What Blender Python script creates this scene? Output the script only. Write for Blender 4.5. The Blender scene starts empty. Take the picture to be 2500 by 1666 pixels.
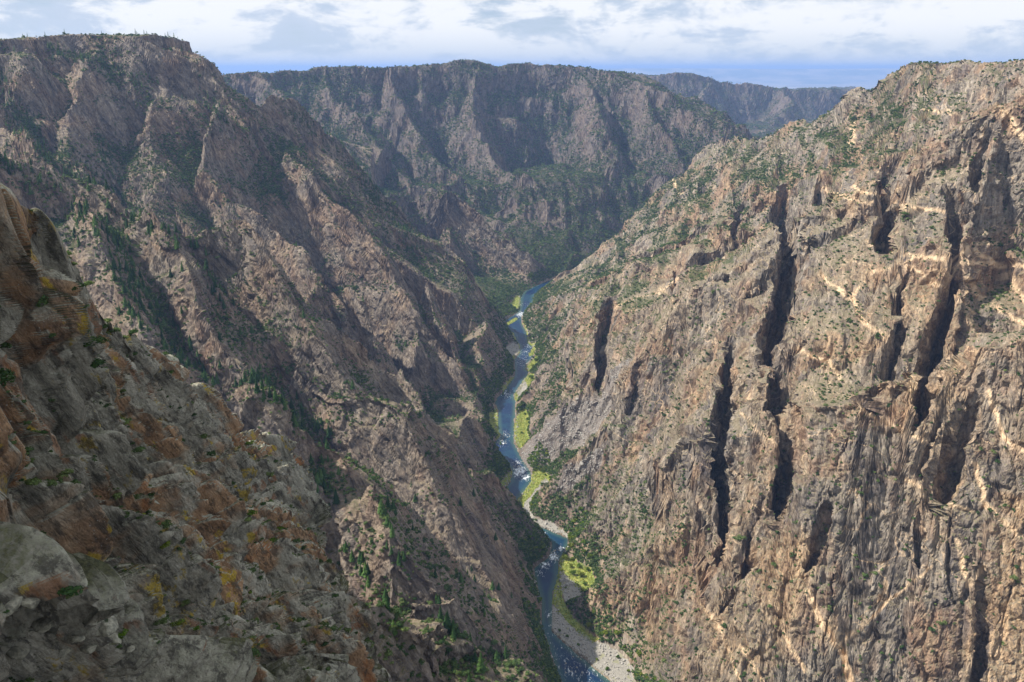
import bpy, math, random, time
import numpy as np
from mathutils import Matrix, Vector
T0 = time.time()
R = math.radians
sc = bpy.context.scene
C = sc.collection
rng = np.random.default_rng(7)
random.seed(7)

# ------------------------------------------------------------------ camera, sun, sky, exposure
PITCH = R(17.7)
FL = 30.0
cam_d = bpy.data.cameras.new('camera')
cam_d.lens = FL; cam_d.sensor_width = 36.0
cam_d.clip_start = 1.0; cam_d.clip_end = 200000.0
cam = bpy.data.objects.new('camera', cam_d)
cam.location = (0, 0, 0); cam.rotation_euler = (math.pi/2 - PITCH, 0, 0)
C.objects.link(cam); sc.camera = cam

SUN_DIR = Vector((-0.66, 0.06, 0.74)).normalized()      # towards the sun
SUN_EL = math.asin(SUN_DIR.z)
SUN_AZ = math.atan2(SUN_DIR.x, SUN_DIR.y)               # from +Y, clockwise
sd = bpy.data.lights.new('sun', 'SUN')
sd.energy = 5.0; sd.angle = R(0.6); sd.color = (1.0, 0.93, 0.83)
so = bpy.data.objects.new('sun', sd); C.objects.link(so)
so.rotation_euler = SUN_DIR.to_track_quat('Z', 'Y').to_euler()

sc.view_settings.view_transform = 'Standard'
sc.view_settings.look = 'None'
sc.view_settings.gamma = 1.0
sc.view_settings.use_curve_mapping = False
sc.view_settings.exposure = 0.68

# node helper -------------------------------------------------------
class NT:
    def __init__(self, tree):
        self.t = tree; self.t.nodes.clear()
    def n(self, typ, **kw):
        nd = self.t.nodes.new(typ)
        for k, v in kw.items():
            if k.startswith('i_'):
                nd.inputs[int(k[2:]) if k[2:].isdigit() else k[2:].replace('_', ' ')].default_value = v
            else: setattr(nd, k, v)
        return nd
    def l(self, a, b): self.t.links.new(a, b)
    def _in(self, sock, v):
        if isinstance(v, bpy.types.NodeSocket): self.l(v, sock)
        elif v is not None: sock.default_value = v
    def math(self, op, a, b=None, c=None, clamp=False):
        nd = self.n('ShaderNodeMath', operation=op, use_clamp=clamp)
        self._in(nd.inputs[0], a)
        if b is not None: self._in(nd.inputs[1], b)
        if c is not None: self._in(nd.inputs[2], c)
        return nd.outputs[0]
    def vmath(self, op, a, b=None):
        nd = self.n('ShaderNodeVectorMath', operation=op)
        self._in(nd.inputs[0], a)
        if b is not None: self._in(nd.inputs[1], b)
        return nd.outputs[0]
    def ss(self, x, a, b, lo=0.0, hi=1.0):
        nd = self.n('ShaderNodeMapRange', interpolation_type='SMOOTHSTEP')
        self._in(nd.inputs[0], x)
        nd.inputs[1].default_value = a; nd.inputs[2].default_value = b
        nd.inputs[3].default_value = lo; nd.inputs[4].default_value = hi
        return nd.outputs[0]
    def noise(self, vec, scale, detail=4.0, rough=0.55, dist=0.0, typ='FBM'):
        nd = self.n('ShaderNodeTexNoise', noise_type=typ)
        self._in(nd.inputs['Vector'], vec)
        nd.inputs['Scale'].default_value = scale
        nd.inputs['Detail'].default_value = detail
        nd.inputs['Roughness'].default_value = rough
        nd.inputs['Distortion'].default_value = dist
        return nd.outputs[0]
    def voro(self, vec, scale, feature='F1', rnd=1.0, out=0):
        nd = self.n('ShaderNodeTexVoronoi', feature=feature)
        self._in(nd.inputs['Vector'], vec)
        nd.inputs['Scale'].default_value = scale
        nd.inputs['Randomness'].default_value = rnd
        return nd.outputs[out]
    def mix(self, f, a, b, mode='MIX'):
        nd = self.n('ShaderNodeMix', data_type='RGBA', blend_type=mode)
        self._in(nd.inputs[0], f)
        for s, v in ((nd.inputs[6], a), (nd.inputs[7], b)):
            if isinstance(v, tuple): v = v + (1.0,) if len(v) == 3 else v
            self._in(s, v)
        return nd.outputs[2]
    def ramp(self, f, stops, interp='LINEAR'):
        nd = self.n('ShaderNodeValToRGB'); cr = nd.color_ramp; cr.interpolation = interp
        while len(cr.elements) < len(stops): cr.elements.new(0.5)
        for e, (p, col) in zip(cr.elements, stops):
            e.position = p; e.color = col + (1.0,)
        self._in(nd.inputs[0], f)
        return nd.outputs[0]
    def scalev(self, vec, s):
        nd = self.n('ShaderNodeMapping'); self.l(vec, nd.inputs[0])
        nd.inputs['Scale'].default_value = s
        return nd.outputs[0]
    def maprot(self, vec, rot, s):
        nd = self.n('ShaderNodeMapping'); self.l(vec, nd.inputs[0])
        nd.inputs['Rotation'].default_value = rot
        nd.inputs['Scale'].default_value = s
        return nd.outputs[0]
    def aniso(self, pos, axes, st):                    # coordinates stretched st times along axes[0]
        cb = self.n('ShaderNodeCombineXYZ')
        for i, ax in enumerate(axes):
            nd = self.n('ShaderNodeVectorMath', operation='DOT_PRODUCT'); self.l(pos, nd.inputs[0])
            k = 1.0/st if i == 0 else 1.0
            nd.inputs[1].default_value = tuple(float(c)*k for c in ax); self.l(nd.outputs['Value'], cb.inputs[i])
        return cb.outputs[0]
    def attr(self, name):
        return self.n('ShaderNodeAttribute', attribute_name=name).outputs['Fac']

# world: Nishita sky under a broken cloud deck ------------------------
w = bpy.data.worlds.new('World'); sc.world = w; w.use_nodes = True
N = NT(w.node_tree)
out = N.n('ShaderNodeOutputWorld'); bg = N.n('ShaderNodeBackground'); bg.inputs[1].default_value = 0.062
sky = N.n('ShaderNodeTexSky', sky_type='NISHITA', sun_disc=False, sun_elevation=SUN_EL,
          sun_rotation=SUN_AZ, altitude=2400.0, air_density=1.0, dust_density=1.2, ozone_density=1.6)
tc = N.n('ShaderNodeTexCoord').outputs['Generated']
sep = N.n('ShaderNodeSeparateXYZ'); N.l(tc, sep.inputs[0])
# project the view direction on a cloud layer (flattened towards the horizon)
zc = N.math('ADD', N.math('MAXIMUM', sep.outputs[2], 0.0), 0.11)
cx = N.math('DIVIDE', sep.outputs[0], zc); cy = N.math('DIVIDE', sep.outputs[1], zc)
cmb = N.n('ShaderNodeCombineXYZ'); N.l(cx, cmb.inputs[0]); N.l(cy, cmb.inputs[1])
cv = cmb.outputs[0]
hz = N.n('ShaderNodeCombineXYZ'); N.l(sep.outputs[0], hz.inputs[0]); N.l(sep.outputs[1], hz.inputs[1])
N.l(N.math('MULTIPLY', sep.outputs[2], 2.7), hz.inputs[2])
hv = hz.outputs[0]
big = N.noise(hv, 3.6, 6.0, 0.55, 0.3)
puff = N.noise(hv, 10.0, 9.0, 0.60, 0.4)
fine = N.noise(hv, 30.0, 7.0, 0.65, 0.3)
cl = N.math('ADD', N.math('MULTIPLY', big, 0.5), N.math('ADD', N.math('MULTIPLY', puff, 0.38), N.math('MULTIPLY', fine, 0.12)))
cov = N.ss(cl, 0.36, 0.50)
cov = N.math('MULTIPLY', cov, N.ss(sep.outputs[2], -0.01, 0.05, 0.25, 1.0))
lum = N.ss(N.math('ADD', N.math('MULTIPLY', puff, 0.75), N.math('MULTIPLY', fine, 0.25)), 0.42, 0.54)
ccol = N.mix(lum, (6.5, 7.4, 8.8), (10.8, 10.8, 10.8))
blue = N.mix(N.ss(sep.outputs[2], 0.0, 0.16), (6.4, 7.2, 8.2), (3.0, 4.6, 7.4))
skyc = N.mix(0.65, sky.outputs[0], blue)
fin = N.mix(N.math('MULTIPLY', cov, 0.88), skyc, ccol)
fin = N.mix(N.ss(sep.outputs[2], -0.02, -0.10), fin, (1.3, 1.25, 1.15))        # below the horizon there is only land
N.l(fin, bg.inputs[0]); N.l(bg.outputs[0], out.inputs[0])

# ------------------------------------------------------------------ helpers: pixel rays of the surveyed photograph -> places in the world
F = 2353*FL/36.0
SP, CP = math.sin(PITCH), math.cos(PITCH)
H = 550.0                                              # river lies this far below the viewpoint
def ray(px, py):
    u = (px - 1176.5)/F; v = (py - 784.0)/F
    return np.array([u, CP - SP*v, -(SP + CP*v)])
def P(px, py, D): return ray(px, py)*D
RB = 100.0
def plane_D(px, py, side):                             # mean valley-side plane, 42 degrees
    r = ray(px, py)
    if side > 0: return (H + 0.9*RB)/(0.9*r[0] - r[2])
    return H/(-0.9*r[0] - r[2])
def WL(px, py, k=1.0): return P(px, py, plane_D(px, py, -1)*k)
def WR(px, py, k=1.0): return P(px, py, plane_D(px, py, 1)*k)
def onz(px, py, z=-H): 
    r = ray(px, py); return r*(z/r[2])

# ------------------------------------------------------------------ noise
TS = 64
_g = np.random.default_rng(11)
TV = (_g.random((TS, TS, TS), dtype=np.float32)*2 - 1).ravel()
TV2 = (_g.random((TS, TS, TS), dtype=np.float32)*2 - 1).ravel()
J = [(_g.random(TS**3, dtype=np.float32)) for _ in range(3)]
GR = [(_g.random(TS**3, dtype=np.float32)*2 - 1) for _ in range(3)]
def _hi(i, j, k): return ((i & 63)*4096 + (j & 63)*64 + (k & 63))
def vnoise(x, y, z, T=TV):
    xi = np.floor(x); yi = np.floor(y); zi = np.floor(z)
    fx = (x - xi).astype(np.float32); fy = (y - yi).astype(np.float32); fz = (z - zi).astype(np.float32)
    xi = xi.astype(np.int32); yi = yi.astype(np.int32); zi = zi.astype(np.int32)
    fx = fx*fx*(3-2*fx); fy = fy*fy*(3-2*fy); fz = fz*fz*(3-2*fz)
    x0 = (xi & 63)*4096; x1 = ((xi+1) & 63)*4096
    y0 = (yi & 63)*64; y1 = ((yi+1) & 63)*64
    z0 = zi & 63; z1 = (zi+1) & 63
    a = T[x0+y0+z0]; a += (T[x0+y0+z1]-a)*fz
    b = T[x0+y1+z0]; b += (T[x0+y1+z1]-b)*fz
    a += (b-a)*fy
    c = T[x1+y0+z0]; c += (T[x1+y0+z1]-c)*fz
    d = T[x1+y1+z0]; d += (T[x1+y1+z1]-d)*fz
    c += (d-c)*fy
    return a + (c-a)*fx
def fbm(x, y, z, o=4, g=0.5, T=TV):
    s = 0; a = 1.0; t = 0
    for i in range(o):
        s = s + a*vnoise(x, y, z, T); t += a; a *= g
        x, y, z = 1.93*(0.8*x + 0.6*y) + 7.3, 1.93*(-0.6*x + 0.8*y) + 3.1, 1.97*z + 11.7
    return s/t
def ridged(x, y, z, o=3, g=0.5, T=TV2):
    s = 0; a = 1.0; t = 0
    for i in range(o):
        s = s + a*(1 - np.abs(vnoise(x, y, z, T))*2.2); t += a; a *= g
        x, y, z = 1.93*(0.8*x + 0.6*y) + 7.3, 1.93*(-0.6*x + 0.8*y) + 3.1, 1.97*z + 11.7
    return s/t
def facet(x, y, z, tilt=0.9, soft=22.0, off=1.0):
    """joint-bounded blocks: every Voronoi cell has its own offset and tilt; returns (value, F2-F1, id value)"""
    bx = np.floor(x-0.5).astype(np.int32); by = np.floor(y-0.5).astype(np.int32); bz = np.floor(z-0.5).astype(np.int32)
    best = np.full(x.shape, 1e9, np.float32); sec = best.copy()
    num = np.zeros(x.shape, np.float32); den = num + 1e-12; idn_ = num.copy()
    for a in (0, 1):
        for b in (0, 1):
            for c in (0, 1):
                h = _hi(bx+a, by+b, bz+c)
                dx = (x - (bx+a) - 0.25 - 0.5*J[0][h]).astype(np.float32)
                dy = (y - (by+b) - 0.25 - 0.5*J[1][h]).astype(np.float32)
                dz = (z - (bz+c) - 0.25 - 0.5*J[2][h]).astype(np.float32)
                d = dx*dx + dy*dy + dz*dz
                v = off*TV[h] + tilt*(dx*GR[0][h] + dy*GR[1][h] + dz*GR[2][h])
                m = d < best
                sec = np.where(m, best, np.minimum(sec, d))
                best = np.where(m, d, best)
                wt = np.exp(-soft*d); num += wt*v; den += wt; idn_ += wt*TV2[h]
    return num/den, np.sqrt(sec) - np.sqrt(best), idn_/den
def sstep(x, a, b):
    t = np.clip((x-a)/(b-a), 0, 1); return t*t*(3-2*t)

# ------------------------------------------------------------------ river plan, in surveyed picture points
S = 0.9412
LB = [(1325,690),(1281,712),(1274,724),(1270,755),(1265,764),(1243,775),(1212,796),(1234,804),(1256,815),(1260,835),(1269,844),(1268,862),(1254,880),(1256,907),(1254,922),(1229,956),(1212,971),(1207,985),(1214,1000),(1217,1047),(1221,1066),(1194,1091),(1227,1119),(1249,1149),(1247,1174),(1229,1197),(1227,1246),(1255,1285),(1291,1293),(1325,1310),(1348,1327),(1338,1361),(1302,1387),(1306,1416),(1322,1471),(1322,1535),(1335,1565),(1355,1629),(1370,1666),(1400,1760),(1440,1900)]
RBk = [(1345,700),(1302,721),(1299,739),(1285,759),(1274,775),(1276,793),(1286,813),(1290,837),(1299,846),(1309,858),(1301,873),(1285,891),(1281,902),(1292,910),(1279,927),(1265,949),(1253,967),(1260,985),(1259,1000),(1255,1047),(1253,1076),(1272,1115),(1297,1153),(1295,1178),(1261,1225),(1261,1250),(1287,1272),(1325,1289),(1355,1302),(1391,1316),(1385,1336),(1363,1370),(1363,1408),(1349,1450),(1349,1501),(1346,1540),(1372,1565),(1423,1608),(1470,1646),(1493,1666),(1570,1760),(1690,1900)]
def toW(pts, z=-H): return [onz(a*S, b*S, z)[:2] for a, b in pts]
LBw = toW(LB); RBw = toW(RBk)
riv_poly = np.array([(420, 2640), (230, 2440)] + LBw + [(250, 440), (260, 360)] + [(330, 350), (330, 430)] + RBw[::-1] + [(270, 2410), (460, 2600)])
isl1 = np.array(toW([(1100+a/4.48, 650+b/4.48) for a, b in [(560,660),(600,620),(700,560),(745,565),(735,590),(640,650),(590,670)]]))
isl2 = np.array(toW([(1100+a/4.48, 650+b/4.48) for a, b in [(845,1000),(865,920),(905,890),(920,915),(915,960),(880,990)]]))
z6 = lambda L: np.array(toW([(1100+a/2.354, 1000+b/2.354) for a, b in L]))
z5 = lambda L: np.array(toW([(1100+a/4.48, 650+b/4.48) for a, b in L]))
gravel_polys = [z6([(400,600),(420,545),(470,490),(540,400),(560,420),(520,500),(470,520),(450,570),(470,630),(560,660),(640,700),(690,740),(600,712),(530,684),(440,640)]),
    z6([(640,930),(700,990),(760,1060),(770,1110),(720,1120),(660,1110),(640,1040),(630,980)]),
    z6([(575,1130),(640,1190),(700,1260),(760,1320),(830,1345),(940,1380),(1010,1440),(1060,1568),(1100,1700),(900,1700),(920,1560),(860,1510),(760,1425),(640,1325),(570,1260)]),
    z5([(590,900),(680,850),(745,865),(755,940),(700,985),(650,985),(600,950)]),
    z5([(740,1440),(710,1400),(760,1320),(800,1260),(835,1320),(820,1390),(770,1460)])]
grass_polys = [z6([(380,600),(376,530),(440,450),(475,360),(540,370),(580,400),(575,450),(540,410),(480,480),(430,540),(405,610),(440,640)]),
    z6([(620,870),(660,840),(690,860),(740,900),(800,930),(830,990),(800,1040),(810,1100),(760,1080),(700,1000),(640,940),(655,1040),(640,1080),(700,1200),(780,1290),(850,1330),(820,1350),(750,1310),(680,1240),(620,1180),(580,1110),(590,1050),(610,960)]),
    z6([(365,180),(362,90),(385,30),(430,0),(450,60),(440,160),(460,180),(400,240)]),
    z6([(300,460),(340,400),(350,360),(330,370),(280,430)]),
    z6([(262,0),(220,30),(225,120),(270,160),(240,195),(280,155),(275,100)]),
    z5([(615,690),(690,730),(715,800),(710,840),(690,800),(670,740)]),
    z5([(700,985),(750,950),(762,860),(745,840),(740,950),(660,990),(690,1030)]),
    z5([(560,1340),(600,1270),(700,1205),(695,1230),(640,1310),(570,1380)]),
    z5([(690,1440),(740,1350),(800,1250),(850,1180),(900,1190),(940,1290),(920,1370),(850,1390),(835,1320),(800,1260),(745,1430),(730,1500)]),
    z5([(810,1130),(850,1070),(940,990),(960,1060),(900,1150),(870,1165)]),
    z5([(775,600),(840,720),(855,840),(930,880),(900,890),(840,850),(825,730)]),
    z5([(780,340),(770,430),(720,480),(640,440),(700,350)]), isl1, isl2]

def poly_sd(X, Y, poly):                               # signed distance, negative inside
    n = len(poly); d2 = np.full(X.shape, 1e18); ins = np.zeros(X.shape, bool)
    for i in range(n):
        ax, ay = poly[i]; bx, by = poly[(i+1) % n]
        ex, ey = bx-ax, by-ay; L = ex*ex + ey*ey + 1e-9
        t = np.clip(((X-ax)*ex + (Y-ay)*ey)/L, 0, 1)
        d2 = np.minimum(d2, (X-ax-t*ex)**2 + (Y-ay-t*ey)**2)
        c = ((ay > Y) != (by > Y))
        if ey != 0: ins ^= c & (X < ex*(Y-ay)/ey + ax)
    d = np.sqrt(d2); return np.where(ins, -d, d)

# ------------------------------------------------------------------ landform: crests traced from the photograph
# ridge = (points, slope on the left of travel, slope on the right of travel)
ridges = []
def ridge(pts, sl, sr, top=0): ridges.append((np.array(pts), sl, sr, top))   # top: width of the flat ground behind a rim
# left massif: plateau rim and the long crest that falls to the river
ridge([P(-700,150,1150), P(-300,120,1350), P(0,97,1500), P(90,88,1560), P(180,80,1600), P(330,82,1600)], 0.03, 1.6, 260)
ridge([P(330,82,1600), P(380,106,1600), P(410,118,1605), P(440,158,1615)], 0.9, 1.5)
ridge([P(440,158,1615), P(500,172,1650), P(525,212,1665), P(590,247,1690), P(650,257,1730), P(700,287,1760), P(765,342,1800), P(840,430,1850), P(900,500,1880), P(960,560,1880), P(1020,620,1880), P(1060,670,1870), P(1105,702,1870)], 1.3, 1.75)
ridge([P(230,110,1590), P(200,160,1520), P(170,230,1460), P(130,300,1400), P(150,380,1330), P(200,440,1280), P(240,500,1250)], 1.3, 1.3)
ridge([P(60,110,1500), P(20,180,1430), P(-20,280,1350), P(30,330,1300), P(90,400,1220)], 1.3, 1.3)
ridge([P(400,150,1590), P(350,220,1540), P(330,280,1490), P(350,300,1440), P(375,330,1400)], 1.0, 1.3)
# pale rib and its fins
ridge([P(500,190,1556), P(480,260,1489), P(460,312,1432), P(515,346,1394), P(550,360,1384), P(625,400,1375), P(675,470,1337), P(715,530,1308), P(740,585,1279), P(770,600,1270), P(790,650,1260)], 2.17, 2.75)
ridge([P(650,300,1623), P(735,418,1547), P(790,450,1528), P(850,500,1508), P(885,560,1489), P(925,640,1461), P(960,690,1432), P(1010,730,1432), P(1050,780,1413), P(1090,850,1384)], 1.74, 2.17)
ridge([P(725,590,1270), P(720,640,1241), P(700,700,1212)], 2.80, 2.80)
ridge([P(790,560,1327), P(840,640,1289), P(860,700,1260), P(870,760,1241)], 2.61, 2.61)
ridge([P(950,690,1432), P(935,760,1365), P(930,820,1337)], 2.80, 2.80)
ridge([P(985,640,1547), P(1000,700,1489), P(1030,740,1461), P(1060,780,1432)], 2.46, 2.46)
# ridge with firs, low on the left
ridge([P(-250,290,900), P(-100,330,920), P(0,372,940), P(60,388,950), P(130,420,960), P(200,455,970), P(260,500,960), P(310,530,960), P(350,560,950), P(440,600,960), P(530,600,980), P(570,612,980), P(615,665,960), P(645,725,940), P(695,795,930), P(740,870,910), P(790,910,900)], 1.59, 1.59)
ridge([P(180,470,930), P(220,560,860), P(260,640,800), P(340,760,730)], 1.59, 1.59)
ridge([P(310,520,960), P(370,600,900), P(430,640,880), P(455,740,830), P(500,800,800), P(600,880,760)], 1.67, 1.67)
ridge([P(560,620,980), P(640,760,940), P(720,820,930), P(800,850,960), P(870,900,980), P(960,950,980), P(1060,990,1000), P(1110,1010,1020)], 1.38, 1.38)
ridge([P(870,700,1330), P(900,790,1250), P(940,860,1200), P(980,920,1150)], 1.74, 1.74)
# brown crag ridge above the river
ridge([P(690,900,880), P(755,935,860), P(830,928,850), P(880,965,840), P(930,1005,830), P(1000,1080,810), P(1045,1150,800), P(1090,1230,800), P(1140,1300,790), P(1190,1400,770), P(1240,1480,740), P(1290,1560,710), P(1330,1640,690)], 1.38, 1.89)
ridge([P(1060,1170,800), P(1130,1180,830), P(1170,1200,850), P(1215,1215,880), P(1250,1240,890)], 1.45, 1.45)
ridge([P(1000,1080,810), P(1060,1050,860), P(1110,1060,900), P(1150,1090,925)], 1.16, 1.16)
# rounded grey slab and the pale spurs low in the frame
ridge([P(640,940,600), P(720,1005,620), P(775,1025,620), P(830,1080,610), P(855,1130,600), P(880,1180,590), P(895,1250,580), P(900,1330,570)], 1.1, 2.2)
ridge([P(720,1200,340), P(800,1288,350), P(870,1310,365), P(930,1350,385), P(1000,1420,410), P(1060,1500,430), P(1110,1590,440)], 1.3, 1.8)
ridge([P(960,1400,500), P(1040,1432,520), P(1130,1442,545), P(1200,1490,570), P(1262,1530,590), P(1330,1620,600)], 1.3, 1.8)
# crag at the far bend
ridge([P(700,330,2150), P(760,380,2200), P(860,440,2250), P(940,432,2330), P(1000,432,2320), P(1050,440,2310), P(1110,480,2300), P(1160,520,2290), P(1205,580,2280), P(1238,635,2290)], 1.0, 1.8)
ridge([P(1030,436,2310), P(1020,500,2230), P(1040,570,2180), P(1070,640,2150)], 1.7, 1.7)
# far wall across the view and its ribs
ridge([P(-100,150,3000), P(300,170,3000), P(520,172,3000), P(560,172,3000), P(640,158,3100), P(700,160,3150), P(740,151,3200), P(850,153,3200), P(950,150,3300), P(1020,142,3350), P(1060,133,3350), P(1105,136,3350), P(1140,150,3400), P(1210,141,3500), P(1320,150,3500), P(1400,162,3400), P(1470,183,3300), P(1540,215,3200), P(1600,250,3100), P(1660,295,3000), P(1720,360,2900), P(1800,480,2800)], 0.12, 1.08, 220)
ridge([P(1105,136,3350), P(1085,200,3200), P(1090,260,3050), P(1130,350,2850), P(1230,400,2700), P(1290,500,2600)], 1.4, 1.4)
ridge([P(1340,152,3500), P(1370,220,3250), P(1390,290,3050), P(1420,330,2950), P(1380,420,2800), P(1330,520,2700)], 1.35, 1.35)
ridge([P(900,152,3200), P(905,220,3050), P(960,300,2900), P(1040,380,2750), P(1100,420,2650)], 1.35, 1.35)
ridge([P(740,152,3200), P(760,230,2950), P(820,248,2800), P(870,330,2700), P(920,385,2620), P(960,425,2550)], 1.1, 1.2)
ridge([P(600,165,3050), P(640,220,2800), P(700,260,2650), P(760,330,2500)], 1.4, 1.4)
ridge([P(1480,185,3300), P(1500,260,3100), P(1560,330,2950), P(1600,420,2800)], 1.35, 1.35)
# blue wall beyond
ridge([P(1250,185,5600), P(1380,185,5600), P(1470,172,5600), P(1530,171,5600), P(1580,166,5600), P(1620,176,5700), P(1700,189,5800), P(1780,200,5900), P(1850,201,6000), P(1960,204,6200), P(2100,205,6400), P(2400,200,6800)], 0.06, 1.3, 1500)
ridge([P(1640,178,5700), P(1600,230,5100), P(1640,280,4700)], 1.1, 1.1)
ridge([P(1450,175,5600), P(1540,215,5200), P(1600,250,4800), P(1650,300,4500)], 1.1, 1.1)
ridge([P(1790,200,5900), P(1820,230,5500), P(1780,280,5000)], 1.1, 1.1)
ridge([P(1700,206,9300), P(1830,203,9400), P(1900,199,9400), P(1955,195,9500), P(1990,205,9500), P(2200,215,9500)], 0.10, 1.0, 1500)
# right wall: rim, then the long spur that falls to the river
ridge([P(3300,100,700), P(2600,118,1000), P(2353,138,1150), P(2200,142,1330), P(2080,150,1545)], 1.0, 0.02, 300)
ridge([P(2353,138,1150), P(2200,142,1330), P(2080,150,1545), P(2030,185,1570)], 1.2, 0.02, 300)
ridge([P(2080,150,1545), P(2040,180,1570), P(2000,206,1600), P(1965,198,1640), P(1900,240,1700), WR(1850,285), WR(1800,290), WR(1740,300), WR(1640,312), WR(1590,350), WR(1540,392), WR(1480,450), WR(1430,500), WR(1380,540), WR(1330,580), WR(1292,622,.97), WR(1268,646,.955), WR(1250,668,.95)], 0.95, 1.1)
ridge([WR(2330,250,.96), WR(2230,345,.93), WR(2160,368,.93), WR(2000,374,.93), WR(1900,366,.93), WR(1850,400,.93), WR(1810,440,.93), WR(1740,470,.93), WR(1680,500,.93), WR(1600,560,.93), WR(1500,640,.94), WR(1400,705,.95), WR(1330,760,.97)], 1.1, 0.55)
ridge([WR(1660,800,.9), WR(1600,860,.9), WR(1560,960,.9), WR(1530,1080,.91)], 1.6, 1.0)
ridge([WR(1790,730,.9), WR(1750,850,.9), WR(1700,960,.9), WR(1690,1100,.9)], 1.6, 1.0)
ridge([WR(1880,1050,.88), WR(1820,1160,.88), WR(1760,1280,.88), WR(1700,1400,.9)], 1.6, 1.0)
ridge([WR(2100,860,.9), WR(2010,960,.9), WR(1960,1060,.9), WR(1900,1200,.9)], 1.4, 1.0)
ridge([WR(2200,640,.92), WR(2080,760,.92), WR(1980,860,.93), WR(1860,960,.93)], 1.0, 1.0)
ridge([P(2700,120,900), P(2420,165,930), P(2353,182,945), P(2325,205,950), P(2290,243,955), P(2275,320,930), P(2255,440,900), P(2240,560,870), P(2220,700,830)], 2.0, 0.7)
ridge([P(2600,600,640), P(2430,700,640), P(2345,770,640), P(2300,860,625), P(2260,980,615), P(2230,1100,600), P(2200,1250,580), P(2170,1400,560), P(2150,1600,540)], 2.0, 0.6)

# clefts in the right wall: (trace, half width m, depth m)
clefts = [([(1805,425),(1792,560),(1782,700),(1770,810)],17,80), ([(2033,385),(2030,450),(2018,545)],19,75), ([(2190,430),(2178,620),(2135,830),(2100,930)],10,80),
 ([(1670,790),(1668,1000),(1664,1240)],9,75), ([(1800,810),(1795,1000),(1785,1150)],14,80), ([(1390,690),(1382,780),(1370,880)],17,55),
 ([(2262,280),(2245,440)],7,35), ([(2090,620),(2050,800),(2010,900)],7,42), ([(1905,1150),(1870,1290)],6,30), ([(1556,620),(1548,700)],7,24),
 ([(2220,930),(2180,1110)],12,65), ([(1740,1180),(1715,1300),(1670,1400)],6,36), ([(2250,1360),(2235,1620)],5,32), ([(1700,470),(1680,540)],9,34),
 ([(1470,850),(1450,930)],7,22), ([(2110,1200),(2085,1300)],5,24),([(1890,400),(1870,470)],8,26)]

def seg_dist(X, Y, a, b):
    ex, ey = b[0]-a[0], b[1]-a[1]; L = ex*ex + ey*ey + 1e-6
    t = np.clip(((X-a[0])*ex + (Y-a[1])*ey)/L, 0, 1)
    dx = X-a[0]-t*ex; dy = Y-a[1]-t*ey
    return np.sqrt(dx*dx+dy*dy), t, ex*dy - ey*dx       # distance, parameter, side (>0 left)

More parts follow.
